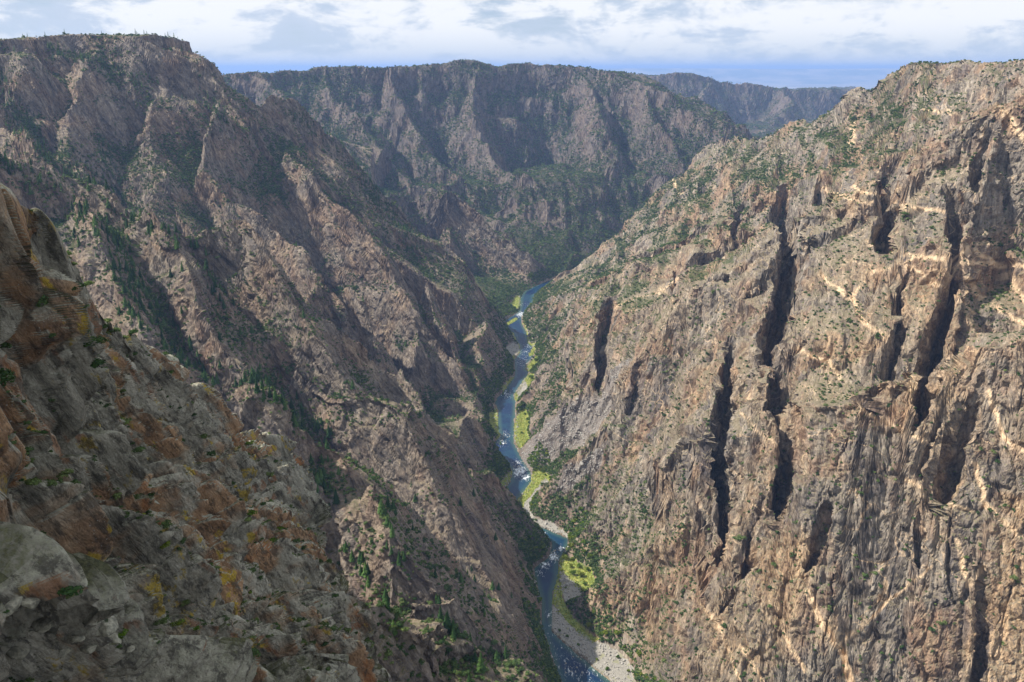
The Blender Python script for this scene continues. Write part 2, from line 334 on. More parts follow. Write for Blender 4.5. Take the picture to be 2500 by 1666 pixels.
def far_side(X, Y):                                     # beyond the last spurs on either side
    return Y > np.interp(X, [-420, -363, -149, 72, 200, 514, 670, 720, 900], [2640, 2260, 2325, 2260, 2360, 2290, 1900, 1760, 1560])
def base_height(X, Y):
    # warp the plan so that crests and buttresses are not ruled lines
    rr = np.hypot(X, Y)
    k = np.clip(rr/1500, 0.25, 1.6)
    wx = 16*k*fbm(X/90, Y/90, 0*X+3.3, 3); wy = 16*k*fbm(X/90+40, Y/90, 0*X+8.1, 3)
    Xw, Yw = X + wx, Y + wy
    sdr = poly_sd(X, Y, riv_poly)
    # valley floor and lower slopes
    z = -H - 1.5 + np.maximum(sdr, 0)*(0.47 + 0.33*sstep(X, -60 + 0*Y, 180)) + 0
    z = np.minimum(z, np.where(X > 0, 0, -150))
    # ground behind the right-hand spur and out to the far walls stays low
    yc = np.interp(X, [-400, 87, 200, 514, 670, 720, 900], [2500, 2200, 2190, 2060, 1620, 1480, 1300])
    lowg = -H - 1 + 0.85*np.maximum(sdr, 0)
    lowg = np.minimum(lowg, -330 + 0*X)
    z = np.where(X > -400, z + (np.minimum(z, lowg) - z)*sstep(Y, yc, yc+160), z)
    z = np.where(X <= -400, np.minimum(z, -150 - 0.12*np.maximum(Y-2300, 0)), z)
    right = sstep(X, 60, 200)
    # fluting that runs obliquely down the right wall
    q = (0.96*X - 0.26*Y)
    fl = vnoise(q/34, (0.26*X+0.96*Y)/260, 0*X) * 13 + vnoise(q/15+9, (0.26*X+0.96*Y)/120, 0*X+4)*6
    z = z + right*sstep(z, -540, -430)*fl*(Y < 2600)
    for pts, sl, sr, top in ridges:
        best = None
        for i in range(len(pts)-1):
            a, b = pts[i], pts[i+1]
            # skip far-away cells quickly through bounding boxes
            d, t, side = seg_dist(Xw, Yw, a, b)
            zc = a[2] + (b[2]-a[2])*t
            if top:
                lf = sl < sr
                fl_, st_ = (sl, sr) if lf else (sr, sl)
                back = ((side > 0) if lf else (side <= 0)) & (t > 0) & (t < 1)
                f = zc - np.where(back | ((t > 0) & (t < 1) & False), fl_*np.minimum(d, top) + 0.9*np.maximum(d-top, 0), st_*d)
            else: f = zc - d*np.where(side > 0, sl, sr)
            best = f if best is None else np.maximum(best, f)
        z = np.maximum(z, best)
    # ribs and gullies that follow the fall line of each wall
    isf = far_side(X, Y); isr = (X > 70) & ~isf
    fx_, fy_ = np.where(isr, -0.26, np.where(isf, 0.05, 0.93)), np.where(isr, -0.96, np.where(isf, -1.0, -0.34))
    al = X*fx_ + Y*fy_; ac = X*fy_ - Y*fx_
    ac = ac + 22*fbm(X/150, Y/150, 0*X+1.1, 3)
    rib = ridged(ac/120, al/np.where(isf, 190, 420), 0*X+1.7, 2, 0.55)
    rib0 = ridged(ac/290 + 4, al/900, 0*X+3.7, 1, 0.5)*np.where(isr, 0, np.where(isf, 0.35, 1.0))
    rib2 = ridged(ac/52 + 3, al/np.where(isf, 80, 190), 0*X+5.2, 2, 0.5)
    rib3 = ridged(ac/22 + 3, al/90, 0*X+7.2, 2, 0.5)
    up = sstep(z, -H+4, -H+110)
    capL = 1 - 0.88*np.where(isr | isf, 0.9*sstep(z, -90, -10), sstep(z, -10, 25))
    kr = np.where(isr, 0.5, np.where(isf, 1.0, 1.15))*np.where(Y > 4300, 0.6, 1)
    z = z + up*capL*kr*(55*(rib0-0.35) + 30*(rib-0.45) + 14*(rib2-0.35) + 6*(rib3-0.35))
    z = z + up*right*(Y < 2600)*vnoise(q/13, (0.26*X+0.96*Y)/110, 0*X+9)*6
    # cliff bands and benches
    T_ = 95.0*np.clip(k, .7, 1.3)
    ph = z/T_ + 1.3*fbm(X/260, Y/260, 0*X+2.2, 3)
    z = z + up*0.5*T_/(2*np.pi)*np.sin(2*np.pi*ph)*(0.75 + 0.25*fbm(X/90, Y/90, 0*X+6, 2))*(z < 5)
    # river bed, bars and banks
    bank = -H + 0.6 + 0.05*np.maximum(sdr, 0)
    flat = np.full(X.shape, 1e9)
    for pl in gravel_polys + grass_polys: 
        lo = pl.min(0) - 60; hi = pl.max(0) + 60
        m = (X > lo[0]) & (X < hi[0]) & (Y > lo[1]) & (Y < hi[1])
        if m.any(): flat[m] = np.minimum(flat[m], poly_sd(X[m], Y[m], pl))
    flat = np.minimum(flat, sdr)
    lim = -H + 1.2 + np.clip(flat, 0, None)*(1.7 - 0.3*sstep(X, -60, 120))
    z = np.minimum(z, lim)
    z = np.where(flat < 0, np.minimum(z, bank), z)
    riv = np.where(sdr < 0, -H - 0.3 + np.maximum(sdr, -8)*0.25, 1e9)
    isl = np.minimum(poly_sd(X, Y, isl1), poly_sd(X, Y, isl2)) if True else 0
    riv = np.where((sdr < 0) & (isl < 0), -H + 0.5 + 0.03*np.minimum(-isl, 8), riv)
    z = np.minimum(z, riv)
    return z, sdr, flat

# ------------------------------------------------------------------ terrain mesh: polar sheet, rows spread evenly over the surface
NU, NR = 960, 980
th = np.linspace(R(-37), R(37), NU)
cu, cr = 520, 1500
thc = np.linspace(R(-37), R(37), cu)
lr = np.linspace(math.log(235), math.log(11500), cr)
TH, LR = np.meshgrid(thc, lr, indexing='ij')
XX = np.sin(TH)*np.exp(LR); YY = np.cos(TH)*np.exp(LR)
ZB, SDR, FLAT = base_height(XX, YY)
print('base', time.time()-T0)
def first_hit(px, py):                                  # where the line of sight first meets the landform
    r_ = ray(px, py); i = int(round((math.atan2(r_[0], r_[1]) - thc[0])/(thc[1]-thc[0]))); i = min(max(i, 0), cu-1)
    e_ = math.atan2(r_[2], math.hypot(r_[0], r_[1]))
    j = np.flatnonzero(np.arctan2(ZB[i], np.exp(lr)) >= e_)
    q_ = math.exp(lr[j[0]] if len(j) else lr[-1]); return np.array([math.sin(thc[i])*q_, math.cos(thc[i])*q_])
clefts = [(np.array([first_hit(a, b) for a, b in tr]), wd, dp) for tr, wd, dp in clefts]
def carve(X, Y, z):
    for tr, wd, dp in clefts:
        dm = np.full(X.shape, 1e9); sm = np.zeros(X.shape); tm = np.zeros(X.shape); n = len(tr)-1
        for i in range(n):
            d, t, side = seg_dist(X, Y, tr[i], tr[i+1])
            L = np.hypot(*(tr[i+1]-tr[i])) + 1e-6
            m = d < dm; dm = np.where(m, d, dm); sm = np.where(m, side/L, sm); tm = np.where(m, (i+t)/n, tm)
        # travel is downhill towards the camera: its right hand is the -x side, which stays steep
        ww = np.where(sm > 0, wd*1.25, wd*0.5)*(0.75 + 0.5*np.abs(vnoise(X/30, Y/60, 0*X)))
        z = z - 1.35*dp*np.clip(1 - (dm/ww)**1.3, 0, 1)*np.sin(np.pi*np.clip(tm*0.94+0.05, 0, 1))**0.4*(dm < ww)
    return z
sel = XX > 60
wxc = 14*fbm(XX/45, YY/45, 0*XX+1, 3); wyc = 14*fbm(XX/45+7, YY/45, 0*XX+1, 3)
ZB[sel] = np.maximum(carve((XX+wxc)[sel], (YY+wyc)[sel], ZB[sel].copy()), np.minimum(ZB[sel], -H+10))
# arc length as seen from the viewpoint, hidden back slopes get fewer rows
rr = np.exp(LR)
dr = np.diff(rr, axis=1); dz = np.diff(ZB, axis=1)
dist = np.sqrt(rr[:, 1:]**2 + ZB[:, 1:]**2)
el = np.arctan2(ZB, rr)
runmax = np.maximum.accumulate(el, axis=1)
vis = (el[:, 1:] >= runmax[:, 1:] - R(1.2))
seen = np.abs(np.diff(el, axis=1))
wgt = np.sqrt(dr**2 + dz**2)/dist*np.where(vis, 0.35, 0.10) + seen*np.where(vis, 1.0, 0.05) + 1e-5
# blur the weights across azimuth so neighbouring columns stay aligned
kw = np.hanning(9); kw /= kw.sum()
wp = np.pad(wgt, ((4, 4), (0, 0)), mode='edge')
wgt = sum(kw[i]*wp[i:i+cu] for i in range(9))
cum = np.concatenate([np.zeros((cu, 1)), np.cumsum(wgt, axis=1)], axis=1); cum /= cum[:, -1:]
tv = np.linspace(0, 1, NR)
LRv = np.stack([np.interp(tv, cum[i], lr) for i in range(cu)])
def upc(A):                                             # coarse columns -> fine columns
    xf = np.linspace(0, cu-1, NU); i0 = np.minimum(xf.astype(int), cu-2); f = (xf-i0)[:, None]
    return A[i0]*(1-f) + A[i0+1]*f
LRf = upc(LRv)
def samp(A):                                            # bilinear lookup in the coarse polar field
    xf = np.broadcast_to(np.linspace(0, cu-1, NU)[:, None], LRf.shape)
    yf = np.clip((LRf - lr[0])/(lr[1]-lr[0]), 0, cr-1.001)
    i0 = np.minimum(xf.astype(int), cu-2); j0 = yf.astype(int); fx = xf-i0; fy = yf-j0
    return (A[i0, j0]*(1-fx)*(1-fy) + A[i0+1, j0]*fx*(1-fy) + A[i0, j0+1]*(1-fx)*fy + A[i0+1, j0+1]*fx*fy)
def boxb(A, n):
    for ax in (0, 1):
        c = np.cumsum(np.pad(A, [(n+1, n) if k == ax else (0, 0) for k in (0, 1)], mode='edge'), axis=ax)
        A = (c[2*n+1:] - c[:-2*n-1])/(2*n+1) if ax == 0 else (c[:, 2*n+1:] - c[:, :-2*n-1])/(2*n+1)
    return A
VALc = (boxb(boxb(ZB, 9), 9) - ZB)/np.exp(LR)*1000
rf = np.exp(LRf)
X = np.sin(th)[:, None]*rf; Y = np.cos(th)[:, None]*rf
Z = samp(ZB); SD = samp(SDR); FT = samp(FLAT); VAL = samp(VALc)
def normals(X, Y, Z):
    Pn = np.stack([X, Y, Z], -1)
    gu = np.gradient(Pn, axis=0); gv = np.gradient(Pn, axis=1)
    n = np.cross(gu, gv); n /= np.linalg.norm(n, axis=-1, keepdims=True) + 1e-9
    return np.where(n[..., 2:3] < 0, -n, n)
Nn = normals(X, Y, Z)
slope0 = Nn[..., 2]
R3 = np.sqrt(X**2+Y**2+Z**2)
land = sstep(FT, 1.0, 22)                               # no crags on bars and water
rock = sstep(-slope0, -0.93, -0.62)*land                # 1 on steep ground
right = sstep(X, 40, 160)*(Y < 2700)
f32 = np.float32
# joints lean: blocks are long down the fall line of each wall
zf = far_side(X, Y); zr = (X > 70) & ~zf
def pick(vr, vf, vl): return np.where(zr, vr, np.where(zf, vf, vl)).astype(f32)
def unit(*v): v = np.array(v, float); return v/np.linalg.norm(v)
axes = []
for d_ in (unit(-0.22, -0.55, -0.80), unit(0.1, -0.72, -0.68), unit(0.60, -0.22, -0.76)):
    e_ = np.cross(d_, unit(0.3, 0.1, 1)); e_ /= np.linalg.norm(e_); axes.append((d_, e_, np.cross(d_, e_)))
wob = 3.5*fbm(X/60, Y/60, Z/60, 2); wob2 = 2.5*fbm(X/40+9, Y/40, Z/40, 2)
def comp(n_):
    c = [ax[n_] for ax in axes]
    return pick(*[X*c[i][0] + Y*c[i][1] + Z*c[i][2] for i in range(3)])
Cd, Ca, Cb = comp(0)+wob2, comp(1)+wob, comp(2)+wob2
disp = np.zeros_like(X)
for size, amp, st, far in ((40, 7.0, 3.2, 1e9), (18, 4.6, 3.0, 1e9), (8.0, 2.5, 2.4, 3200), (3.4, 1.15, 1.8, 1100)):
    stz = np.where(zr, 0.62, 1.0).astype(f32)
    v, cr_, idv = facet(Ca/size, Cb/size, Cd/(size*st*stz), 1.7, 110.0, 0.85)
    fade = 1 if far > 1e8 else sstep(-R3, -far, -far*0.7)
    a = amp*fade
    disp += a*(v*0.8 - 0.9*np.clip(0.12-cr_, 0, .12)/.12*0.5)
    if size == 18: CELL = idv
    if size == 8.0: CELL2 = idv
frac = np.abs(vnoise(Ca/34 + 0.35*fbm(X/30, Y/30, Z/30, 3), Cb/170, Cd/420)); disp -= 5.5*np.clip(1 - frac/(0.03 + 0.03*vnoise(X/18, Y/18, Z/18)), 0, 1)**0.7*np.where(zr, 1.2, 0.9)*sstep(vnoise(X/55, Y/55, Z/40), -0.4, 0.2)
frac = np.abs(vnoise(Ca/15 + 9, Cb/60, Cd/130)); disp -= 2.5*np.clip(1 - frac/0.05, 0, 1)
disp += 2.2*ridged(Ca/20, Cb/20, Cd/90, 3, 0.6) - 2.0
disp += 0.8*fbm(X/5, Y/5, Z/9, 2)
A = disp*(0.22 + 0.78*rock)*land
near_fade = sstep(R3, 150, 400)
A *= 0.6 + 0.4*near_fade
A *= 1 + 0.35*sstep(R3, 1800, 3500)
A *= np.where(zr, 0.95, np.where(zf, 0.55, 0.58))
Xd = X + Nn[..., 0]*A; Yd = Y + Nn[..., 1]*A; Zd = Z + Nn[..., 2]*A
Zd = np.where(FT > 2.0, np.maximum(Zd, -H+0.8), Zd)
N2 = normals(Xd, Yd, Zd)
print('disp', time.time()-T0)

def make_mesh(name, verts, faces, mat, attrs=None, smooth=False):
    me = bpy.data.meshes.new(name)
    nv, nf = len(verts), len(faces)
    me.vertices.add(nv); me.vertices.foreach_set('co', np.ascontiguousarray(verts, np.float32).ravel())
    k = faces.shape[1]
    me.loops.add(nf*k); me.loops.foreach_set('vertex_index', np.ascontiguousarray(faces, np.int32).ravel())
    me.polygons.add(nf); me.polygons.foreach_set('loop_start', np.arange(0, nf*k, k, dtype=np.int32))
    me.polygons.foreach_set('loop_total', np.full(nf, k, np.int32))
    me.polygons.foreach_set('use_smooth', np.full(nf, smooth, bool))
    for an, av in (attrs or {}).items():
        at = me.attributes.new(an, 'FLOAT', 'POINT'); at.data.foreach_set('value', np.ascontiguousarray(av, np.float32))
    me.update(calc_edges=True)
    me.materials.append(mat)
    ob = bpy.data.objects.new(name, me); C.objects.link(ob)
    return ob
def newmat(name):
    m = bpy.data.materials.new(name); m.use_nodes = True; return m, NT(m.node_tree)

# ------------------------------------------------------------------ rock and soil of the canyon
def terrain_mat(name, axs, tint=(1, 1, 1), warmth=1.0, bump=1.0):
    m, N = newmat(name)
    o = N.n('ShaderNodeOutputMaterial'); b = N.n('ShaderNodeBsdfPrincipled')
    b.inputs['Roughness'].default_value = 0.93; b.inputs['Specular IOR Level'].default_value = 0.12
    geo = N.n('ShaderNodeNewGeometry'); pos = geo.outputs['Position']
    sn = N.n('ShaderNodeSeparateXYZ'); N.l(geo.outputs['Normal'], sn.inputs[0]); nz = sn.outputs[2]
    n1 = N.noise(pos, 0.012, 6, 0.6, 0.5)
    n2 = N.noise(N.aniso(pos, axs, 3.0), 0.07, 7, 0.62, 0.6)
    n3 = N.noise(pos, 0.45, 5, 0.65)
    # foliation streaks, stretched along the dip
    st = N.noise(N.aniso(pos, axs, 5.0), 0.30, 6, 0.7, 0.4)
    rockc = N.ramp(n2, [(0.28, (0.105, 0.093, 0.083)), (0.42, (0.195, 0.172, 0.145)), (0.55, (0.28, 0.250, 0.205)), (0.72, (0.39, 0.345, 0.27))])
    warm = N.ramp(n2, [(0.3, (0.16, 0.10, 0.07)), (0.5, (0.31, 0.21, 0.135)), (0.7, (0.45, 0.34, 0.20))])
    rockc = N.mix(N.math('MULTIPLY', N.ss(n1, 0.45, 0.60), 0.8*warmth), rockc, warm)
    rockc = N.mix(N.math('MULTIPLY', N.ss(N.attr('cell'), 0.1, 0.9), 0.6*warmth), rockc, (0.33, 0.205, 0.13))
    rockc = N.mix(N.math('MULTIPLY', N.ss(N.attr('cell'), -0.2, -0.9), 0.5), rockc, (0.135, 0.135, 0.14))
    rockc = N.mix(N.math('MULTIPLY', N.attr('cream'), N.ss(n3, 0.3, 0.6)), rockc, (0.48, 0.345, 0.20))
    vn = N.noise(N.aniso(pos, axs, 4.5), 0.045, 7, 0.6, 0.3)
    rockc = N.mix(N.ss(vn, 0.53, 0.63, 0.0, 0.6), rockc, (0.105, 0.098, 0.10))
    tone = N.math('MULTIPLY', N.ss(st, 0.3, 0.7, 0.50, 1.42), N.ss(n3, 0.25, 0.75, 0.72, 1.25))
    cmul = N.n('ShaderNodeVectorMath', operation='SCALE'); N.l(rockc, cmul.inputs[0]); N.l(tone, cmul.inputs['Scale'])
    rockc = cmul.outputs[0]
    # pegmatite dykes: pale, thin, crossing the wall
    wv = N.vmath('ADD', N.maprot(pos, (0.9, 0.35, 0.5), (1, 1, 2.2)), N.n('ShaderNodeVectorMath', operation='SCALE').outputs[0])
    wn = N.n('ShaderNodeTexNoise'); N.l(pos, wn.inputs['Vector']); wn.inputs['Scale'].default_value = 0.02; wn.inputs['Detail'].default_value = 5
    sc3 = N.n('ShaderNodeVectorMath', operation='SCALE'); N.l(wn.outputs['Color'], sc3.inputs[0]); sc3.inputs['Scale'].default_value = 95.0
    wv = N.vmath('ADD', N.maprot(pos, (0.9, 0.35, 0.5), (1, 1, 2.0)), sc3.outputs[0])
    ve = N.voro(wv, 0.014, 'DISTANCE_TO_EDGE')
    thick = N.noise(pos, 0.018, 3)
    vein = N.ss(N.math('SUBTRACT', ve, N.math('MULTIPLY', N.math('SUBTRACT', thick, 0.46), 0.05)), 0.010, 0.0)
    vein = N.math('MULTIPLY', vein, N.ss(n3, 0.32, 0.5))
    vein = N.math('MULTIPLY', vein, N.attr('veins'))
    vein = N.math('MAXIMUM', N.math('MULTIPLY', vein, 0.6), N.math('MULTIPLY', N.attr('dyke'), N.ss(n3, 0.22, 0.42)))
    rockc = N.mix(vein, rockc, (0.72, 0.55, 0.36))
    # gentle ground: tan soil, talus, dry grass
    soil = N.ramp(N.noise(pos, 0.25, 5, 0.7), [(0.3, (0.16, 0.135, 0.085)), (0.5, (0.25, 0.215, 0.145)), (0.7, (0.35, 0.31, 0.23))])
    grn = N.ramp(n3, [(0.3, (0.045, 0.062, 0.025)), (0.7, (0.12, 0.14, 0.055))])
    soil = N.mix(N.ss(N.math('ADD', N.attr('veg'), N.math('MULTIPLY', N.math('SUBTRACT', n3, 0.5), 1.2)), 0.35, 0.8), soil, grn)
    flat = N.ss(N.math('ADD', nz, N.math('MULTIPLY', N.math('SUBTRACT', n3, 0.5), 0.35)), 0.76, 0.90)
    col = N.mix(N.math('MULTIPLY', flat, 0.85), rockc, soil)
    # lichen-grey upper faces
    col = N.mix(N.math('MULTIPLY', N.attr('veg'), N.ss(n3, 0.50, 0.62, 0.0, 0.55)), col, (0.075, 0.09, 0.04))
    tal = N.ramp(N.noise(pos, 0.8, 4, 0.8), [(0.3, (0.13, 0.12, 0.115)), (0.7, (0.36, 0.33, 0.29))])
    col = N.mix(N.attr('talus'), col, tal)
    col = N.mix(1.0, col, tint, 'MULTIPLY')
    N.l(col, b.inputs['Base Color'])
    # relief finer than the mesh
    bn = N.noise(N.aniso(pos, axs, 2.6), 0.30, 9, 0.66, 0.5)
    bv = N.voro(N.aniso(pos, axs, 2.6), 0.33, 'F1')
    hh = N.math('ADD', N.math('MULTIPLY', bn, 2.2), N.math('MULTIPLY', bv, 0.5))
    bp = N.n('ShaderNodeBump'); bp.inputs['Strength'].default_value = bump; bp.inputs['Distance'].default_value = 1.6
    N.l(hh, bp.inputs['Height']); N.l(bp.outputs[0], b.inputs['Normal'])
    N.l(b.outputs[0], o.inputs[0])
    return m
M_rockR = terrain_mat('right_wall_rock', axes[0], (0.90, 0.87, 0.86)); M_rockF = terrain_mat('far_wall_rock', axes[1], (0.46, 0.44, 0.47), 0.35, 0.8); M_rockL = terrain_mat('left_wall_rock', axes[2], (0.74, 0.70, 0.69), 0.55, 0.85)  # left tint includes painted shade, far tint painted distance haze, over darker rock

def gravel_mat():
    m, N = newmat('gravel')
    o = N.n('ShaderNodeOutputMaterial'); b = N.n('ShaderNodeBsdfPrincipled'); b.inputs['Roughness'].default_value = 0.95
    pos = N.n('ShaderNodeNewGeometry').outputs['Position']
    c = N.ramp(N.noise(pos, 1.1, 5, 0.8), [(0.3, (0.16, 0.15, 0.13)), (0.5, (0.27, 0.255, 0.22)), (0.7, (0.38, 0.36, 0.31))])
    c = N.mix(N.ss(N.noise(pos, 0.12, 3), 0.56, 0.66, 0, 0.6), c, (0.22, 0.22, 0.10))
    N.l(c, b.inputs['Base Color'])
    bp = N.n('ShaderNodeBump'); bp.inputs['Distance'].default_value = 0.5
    N.l(N.noise(pos, 1.6, 4, 0.8), bp.inputs['Height']); N.l(bp.outputs[0], b.inputs['Normal']); N.l(b.outputs[0], o.inputs[0])
    return m
M_gravel = gravel_mat()
def bankgrass_mat():
    m, N = newmat('bank_grass')
    o = N.n('ShaderNodeOutputMaterial'); b = N.n('ShaderNodeBsdfPrincipled'); b.inputs['Roughness'].default_value = 0.9
    pos = N.n('ShaderNodeNewGeometry').outputs['Position']
    c = N.ramp(N.noise(pos, 0.16, 5, 0.7), [(0.3, (0.10, 0.15, 0.03)), (0.5, (0.21, 0.25, 0.045)), (0.7, (0.36, 0.33, 0.09))])
    N.l(c, b.inputs['Base Color'])
    bp = N.n('ShaderNodeBump'); bp.inputs['Distance'].default_value = 0.6
    N.l(N.noise(pos, 1.2, 4, 0.8), bp.inputs['Height']); N.l(bp.outputs[0], b.inputs['Normal']); N.l(b.outputs[0], o.inputs[0])
    return m
M_bgrass = bankgrass_mat()

# per-point attributes ------------------------------------------------
conc = fbm(X/55, Y/55, Z/80, 3)
vegn = fbm(X/130+5, Y/130, Z/200, 3)
nzb = slope0
VEG = np.clip(0.42 + 1.3*vegn + 0.55*conc + 1.5*(N2[..., 2]-0.62), 0, 1)
VEG = VEG*np.where((X < 60) & (R3 < 900), 0.55, 1.0)
VEG = np.clip(VEG + 0.55*sstep(VAL, 2, 22)*(X < 900) - 0.25*sstep(-VAL, 2, 18), 0, 1)
VEG *= np.where((X > 150) & (R3 < 1150), 0.45, 1.0)
VEG *= land
def pix_of(Px, Py, Pz):
    cz = Py*CP - Pz*SP; cy = Py*SP + Pz*CP
    return 1176.5 + F*Px/np.maximum(cz, 1), 784 - F*cy/np.maximum(cz, 1)
VX, VY = pix_of(Xd, Yd, Zd)
VX = VX + (6*fbm(X/9, Y/9, Z/9, 3) + 9*fbm(X/30, Y/30, Z/30, 2)); VY = VY + (6*fbm(X/9+5, Y/9, Z/9, 3) + 9*fbm(X/30+5, Y/30, Z/30, 2))
DYKE = np.zeros_like(X)
selv = (X > 90) & (Y < 2600) & (R3 < 2500)
for tr, wd in (([(1880,630),(1960,690),(1990,740),(2040,775)],7),([(1830,800),(1900,830),(1925,870)],5),([(2090,590),(2180,600),(2353,612)],5),([(2240,575),(2300,620),(2360,690)],7),([(2288,243),(2320,280),(2360,330)],9),
    ([(1990,555),(2100,592)],5),([(2225,640),(2260,690),(2360,745)],6),([(1860,1360),(1890,1430),(1940,1510),(1965,1580)],9),([(1960,430),(2080,480),(2170,492)],4),([(2195,1240),(2225,1350),(2260,1300)],6),([(1540,400),(1562,445)],5),
    ([(1970,940),(2050,980),(2130,1010)],4),([(2240,1060),(2262,1160),(2360,1250)],6),([(1700,1480),(1765,1580)],5),([(1800,1450),(1850,1550)],5),([(1955,685),(2010,620),(2090,600)],4),([(1960,280),(1960,330)],6),([(2180,640),(2230,560),(2290,560)],4),
    ([(1700,950),(1770,1010),(1800,1060)],3),([(2060,600),(2160,660),(2240,720)],4),([(1420,700),(1500,680),(1560,640)],3),([(2080,1100),(2180,1160),(2240,1180)],4),([(1600,1380),(1660,1450),(1700,1560)],4),([(2120,250),(2200,260)],3),([(1880,430),(1990,470),(2060,470)],3),
    ([(1930,1480),(2050,1380),(2140,1300)],3),([(2270,900),(2300,1000),(2353,1040)],6)):
    for i in range(len(tr)-1):
        d, t, s_ = seg_dist(VX[selv], VY[selv], tr[i], tr[i+1]); DYKE[selv] = np.maximum(DYKE[selv], sstep(-d, -wd*1.15, -wd*0.7))
VEIN = np.where(X > 100, 1.0, 0.12)*np.where(Y > 2600, 0.35, 1.0)*sstep(Z, -520, -430)
VEIN = VEIN*np.where((X > 100) & (R3 < 1500), 1.0, 0.5)
EDGE = right*sstep(X/Y, 0.60, 0.68)*sstep(-R3, -1150, -900)*0.75
CREAM = EDGE*sstep(fbm(X/35, Y/35, Z/120+4, 3), -0.35, 0.15) + (1 - EDGE)*right*sstep(-R3, -1700, -700)*sstep(vegn*0.6 + fbm(X/70, Y/70, Z/150+9, 3), 0.02, 0.45)*0.5
TAL = np.zeros_like(X)
tp = np.array([onz(a, b)[:2] for a, b in [(1200,1050),(1195,1010),(1230,960),(1300,940),(1420,905)]])
def talus_fan(pts, wd):
    global TAL
    for i in range(len(pts)-1):
        d, t, s_ = seg_dist(X, Y, pts[i], pts[i+1]); TAL = np.maximum(TAL, sstep(-(d + 8*fbm(X/15, Y/15, 0*X, 2)), -wd, -wd*0.6))
talus_fan([first_hit(*q_) for q_ in ((1225,1030), (1270,1000), (1330,970), (1395,938))], 30)
talus_fan([first_hit(*q_) for q_ in ((1300,1110), (1370,1060))], 13)
MAT_T = dict(cell=CELL*0.6 + CELL2*0.4, veg=VEG, veins=VEIN, cream=CREAM, talus=TAL, dyke=DYKE)
GRV = np.full(X.shape, 1e9); GRS = np.full(X.shape, 1e9)
zone = (Z < -H+12) & (SD < 70)
ix = np.where(zone)
for pl in gravel_polys: GRV[ix] = np.minimum(GRV[ix], poly_sd(X[ix], Y[ix], pl))
for pl in grass_polys: GRS[ix] = np.minimum(GRS[ix], poly_sd(X[ix], Y[ix], pl))
GRV += 1.5*vnoise(X/5, Y/5, 0*X); GRS += 1.5*vnoise(X/6, Y/6, 0*X+2)
idx = np.arange(NU*NR).reshape(NU, NR)
quads = np.stack([idx[:-1, :-1], idx[1:, :-1], idx[1:, 1:], idx[:-1, 1:]], -1).reshape(-1, 4)
VV = np.stack([Xd, Yd, Zd], -1).reshape(-1, 3)
q0 = quads[:, 0]
gm = (GRV.ravel()[q0] < 0) & (SD.ravel()[q0] > -1); gs = (GRS.ravel()[q0] < 0) & ~gm & ((SD.ravel()[q0] > -1) | (GRS.ravel()[q0] < -0.5))
fx_, fy_ = VV[q0, 0], VV[q0, 1]
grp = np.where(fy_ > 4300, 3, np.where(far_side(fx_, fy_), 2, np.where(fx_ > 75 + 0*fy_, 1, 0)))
grp = np.where(gm, 5, np.where(gs, 6, grp))
def sub_mesh(name, sel, mat, kind='structure', label=None):
    f = quads[sel]; u, inv = np.unique(f, return_inverse=True)
    ob = make_mesh(name, VV[u], inv.reshape(f.shape), mat, {k: v.ravel()[u] for k, v in MAT_T.items()})
    ob['kind'] = kind
    return ob
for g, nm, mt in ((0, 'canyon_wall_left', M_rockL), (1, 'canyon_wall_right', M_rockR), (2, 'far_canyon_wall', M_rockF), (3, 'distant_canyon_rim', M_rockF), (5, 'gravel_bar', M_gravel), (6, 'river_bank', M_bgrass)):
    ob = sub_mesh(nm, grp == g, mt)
print('terrain', time.time()-T0)

# ------------------------------------------------------------------ the near cliff on the left, a steep joint-bounded wall
cols = [-700, -450, -200, 0, 75, 150, 285, 430, 545, 645, 700, 765, 830, 890, 930, 960]
crest = [(20, 46), (120, 55), (285, 68), (425, 85), (478, 103), (575, 128), (745, 168), (865, 207), (985, 235), (1032, 250), (1105, 250), (1235, 240), (1385, 222), (1568, 205), (1760, 200), (1950, 196)]
low = [44, 46, 50, 57, 64, 71, 88, 108, 126, 138, 150, 168, 182, 196, 190, 186]
NC, NRW = 560, 620
ctrl = []
for px, (py, D), Db in zip(cols, crest, low):
    c0 = P(px, py, D); h = np.array([c0[0], c0[1], 0]); h /= np.linalg.norm(h)
    bk = h*0.6 + np.array([-0.5, 0.6, 0])
    pts = [c0 + bk*110 + np.array([0, 0, -190]), c0 + bk*52 + np.array([0, 0, -78]), c0 + bk*18 + np.array([0, 0, -20]), c0 + bk*4 + np.array([0, 0, -1.5])]
    end = max(1568, py + 260)
    for i in range(9):
        t = i/8; yy = py + (end-py)*t
        e = 1 - (1-t)**1.7
        pts.append(P(px, yy, D*(1-e) + Db*e if end <= 1568 or py < 1568 else D*(1-e) + (Db-4)*e))
    last = pts[-1]
    pts += [last + np.array([3, -2, -30]), last + np.array([16, 0, -110]), last + np.array([45, 10, -250])]
    ctrl.append(pts)
ctrl = np.array(ctrl)                                   # (cols, rows, 3)
def interp_axis(A, xs, xq):                             # Catmull-Rom over a non-uniform axis 0
    m = np.gradient(A, xs, axis=0)
    i = np.clip(np.searchsorted(xs, xq, side='right')-1, 0, len(xs)-2)
    h = (xs[i+1]-xs[i]); t = (xq-xs[i])/h; sh = (-1,)+(1,)*(A.ndim-1)
    t = t.reshape(sh); h = h.reshape(sh)
    return ((2*t**3-3*t**2+1)*A[i] + (t**3-2*t**2+t)*h*m[i] + (-2*t**3+3*t**2)*A[i+1] + (t**3-t**2)*h*m[i+1])
xs = np.array(cols, float)
dens = np.interp(np.linspace(0, 1, 400), [0, .2, 1], [1, 1, 1])
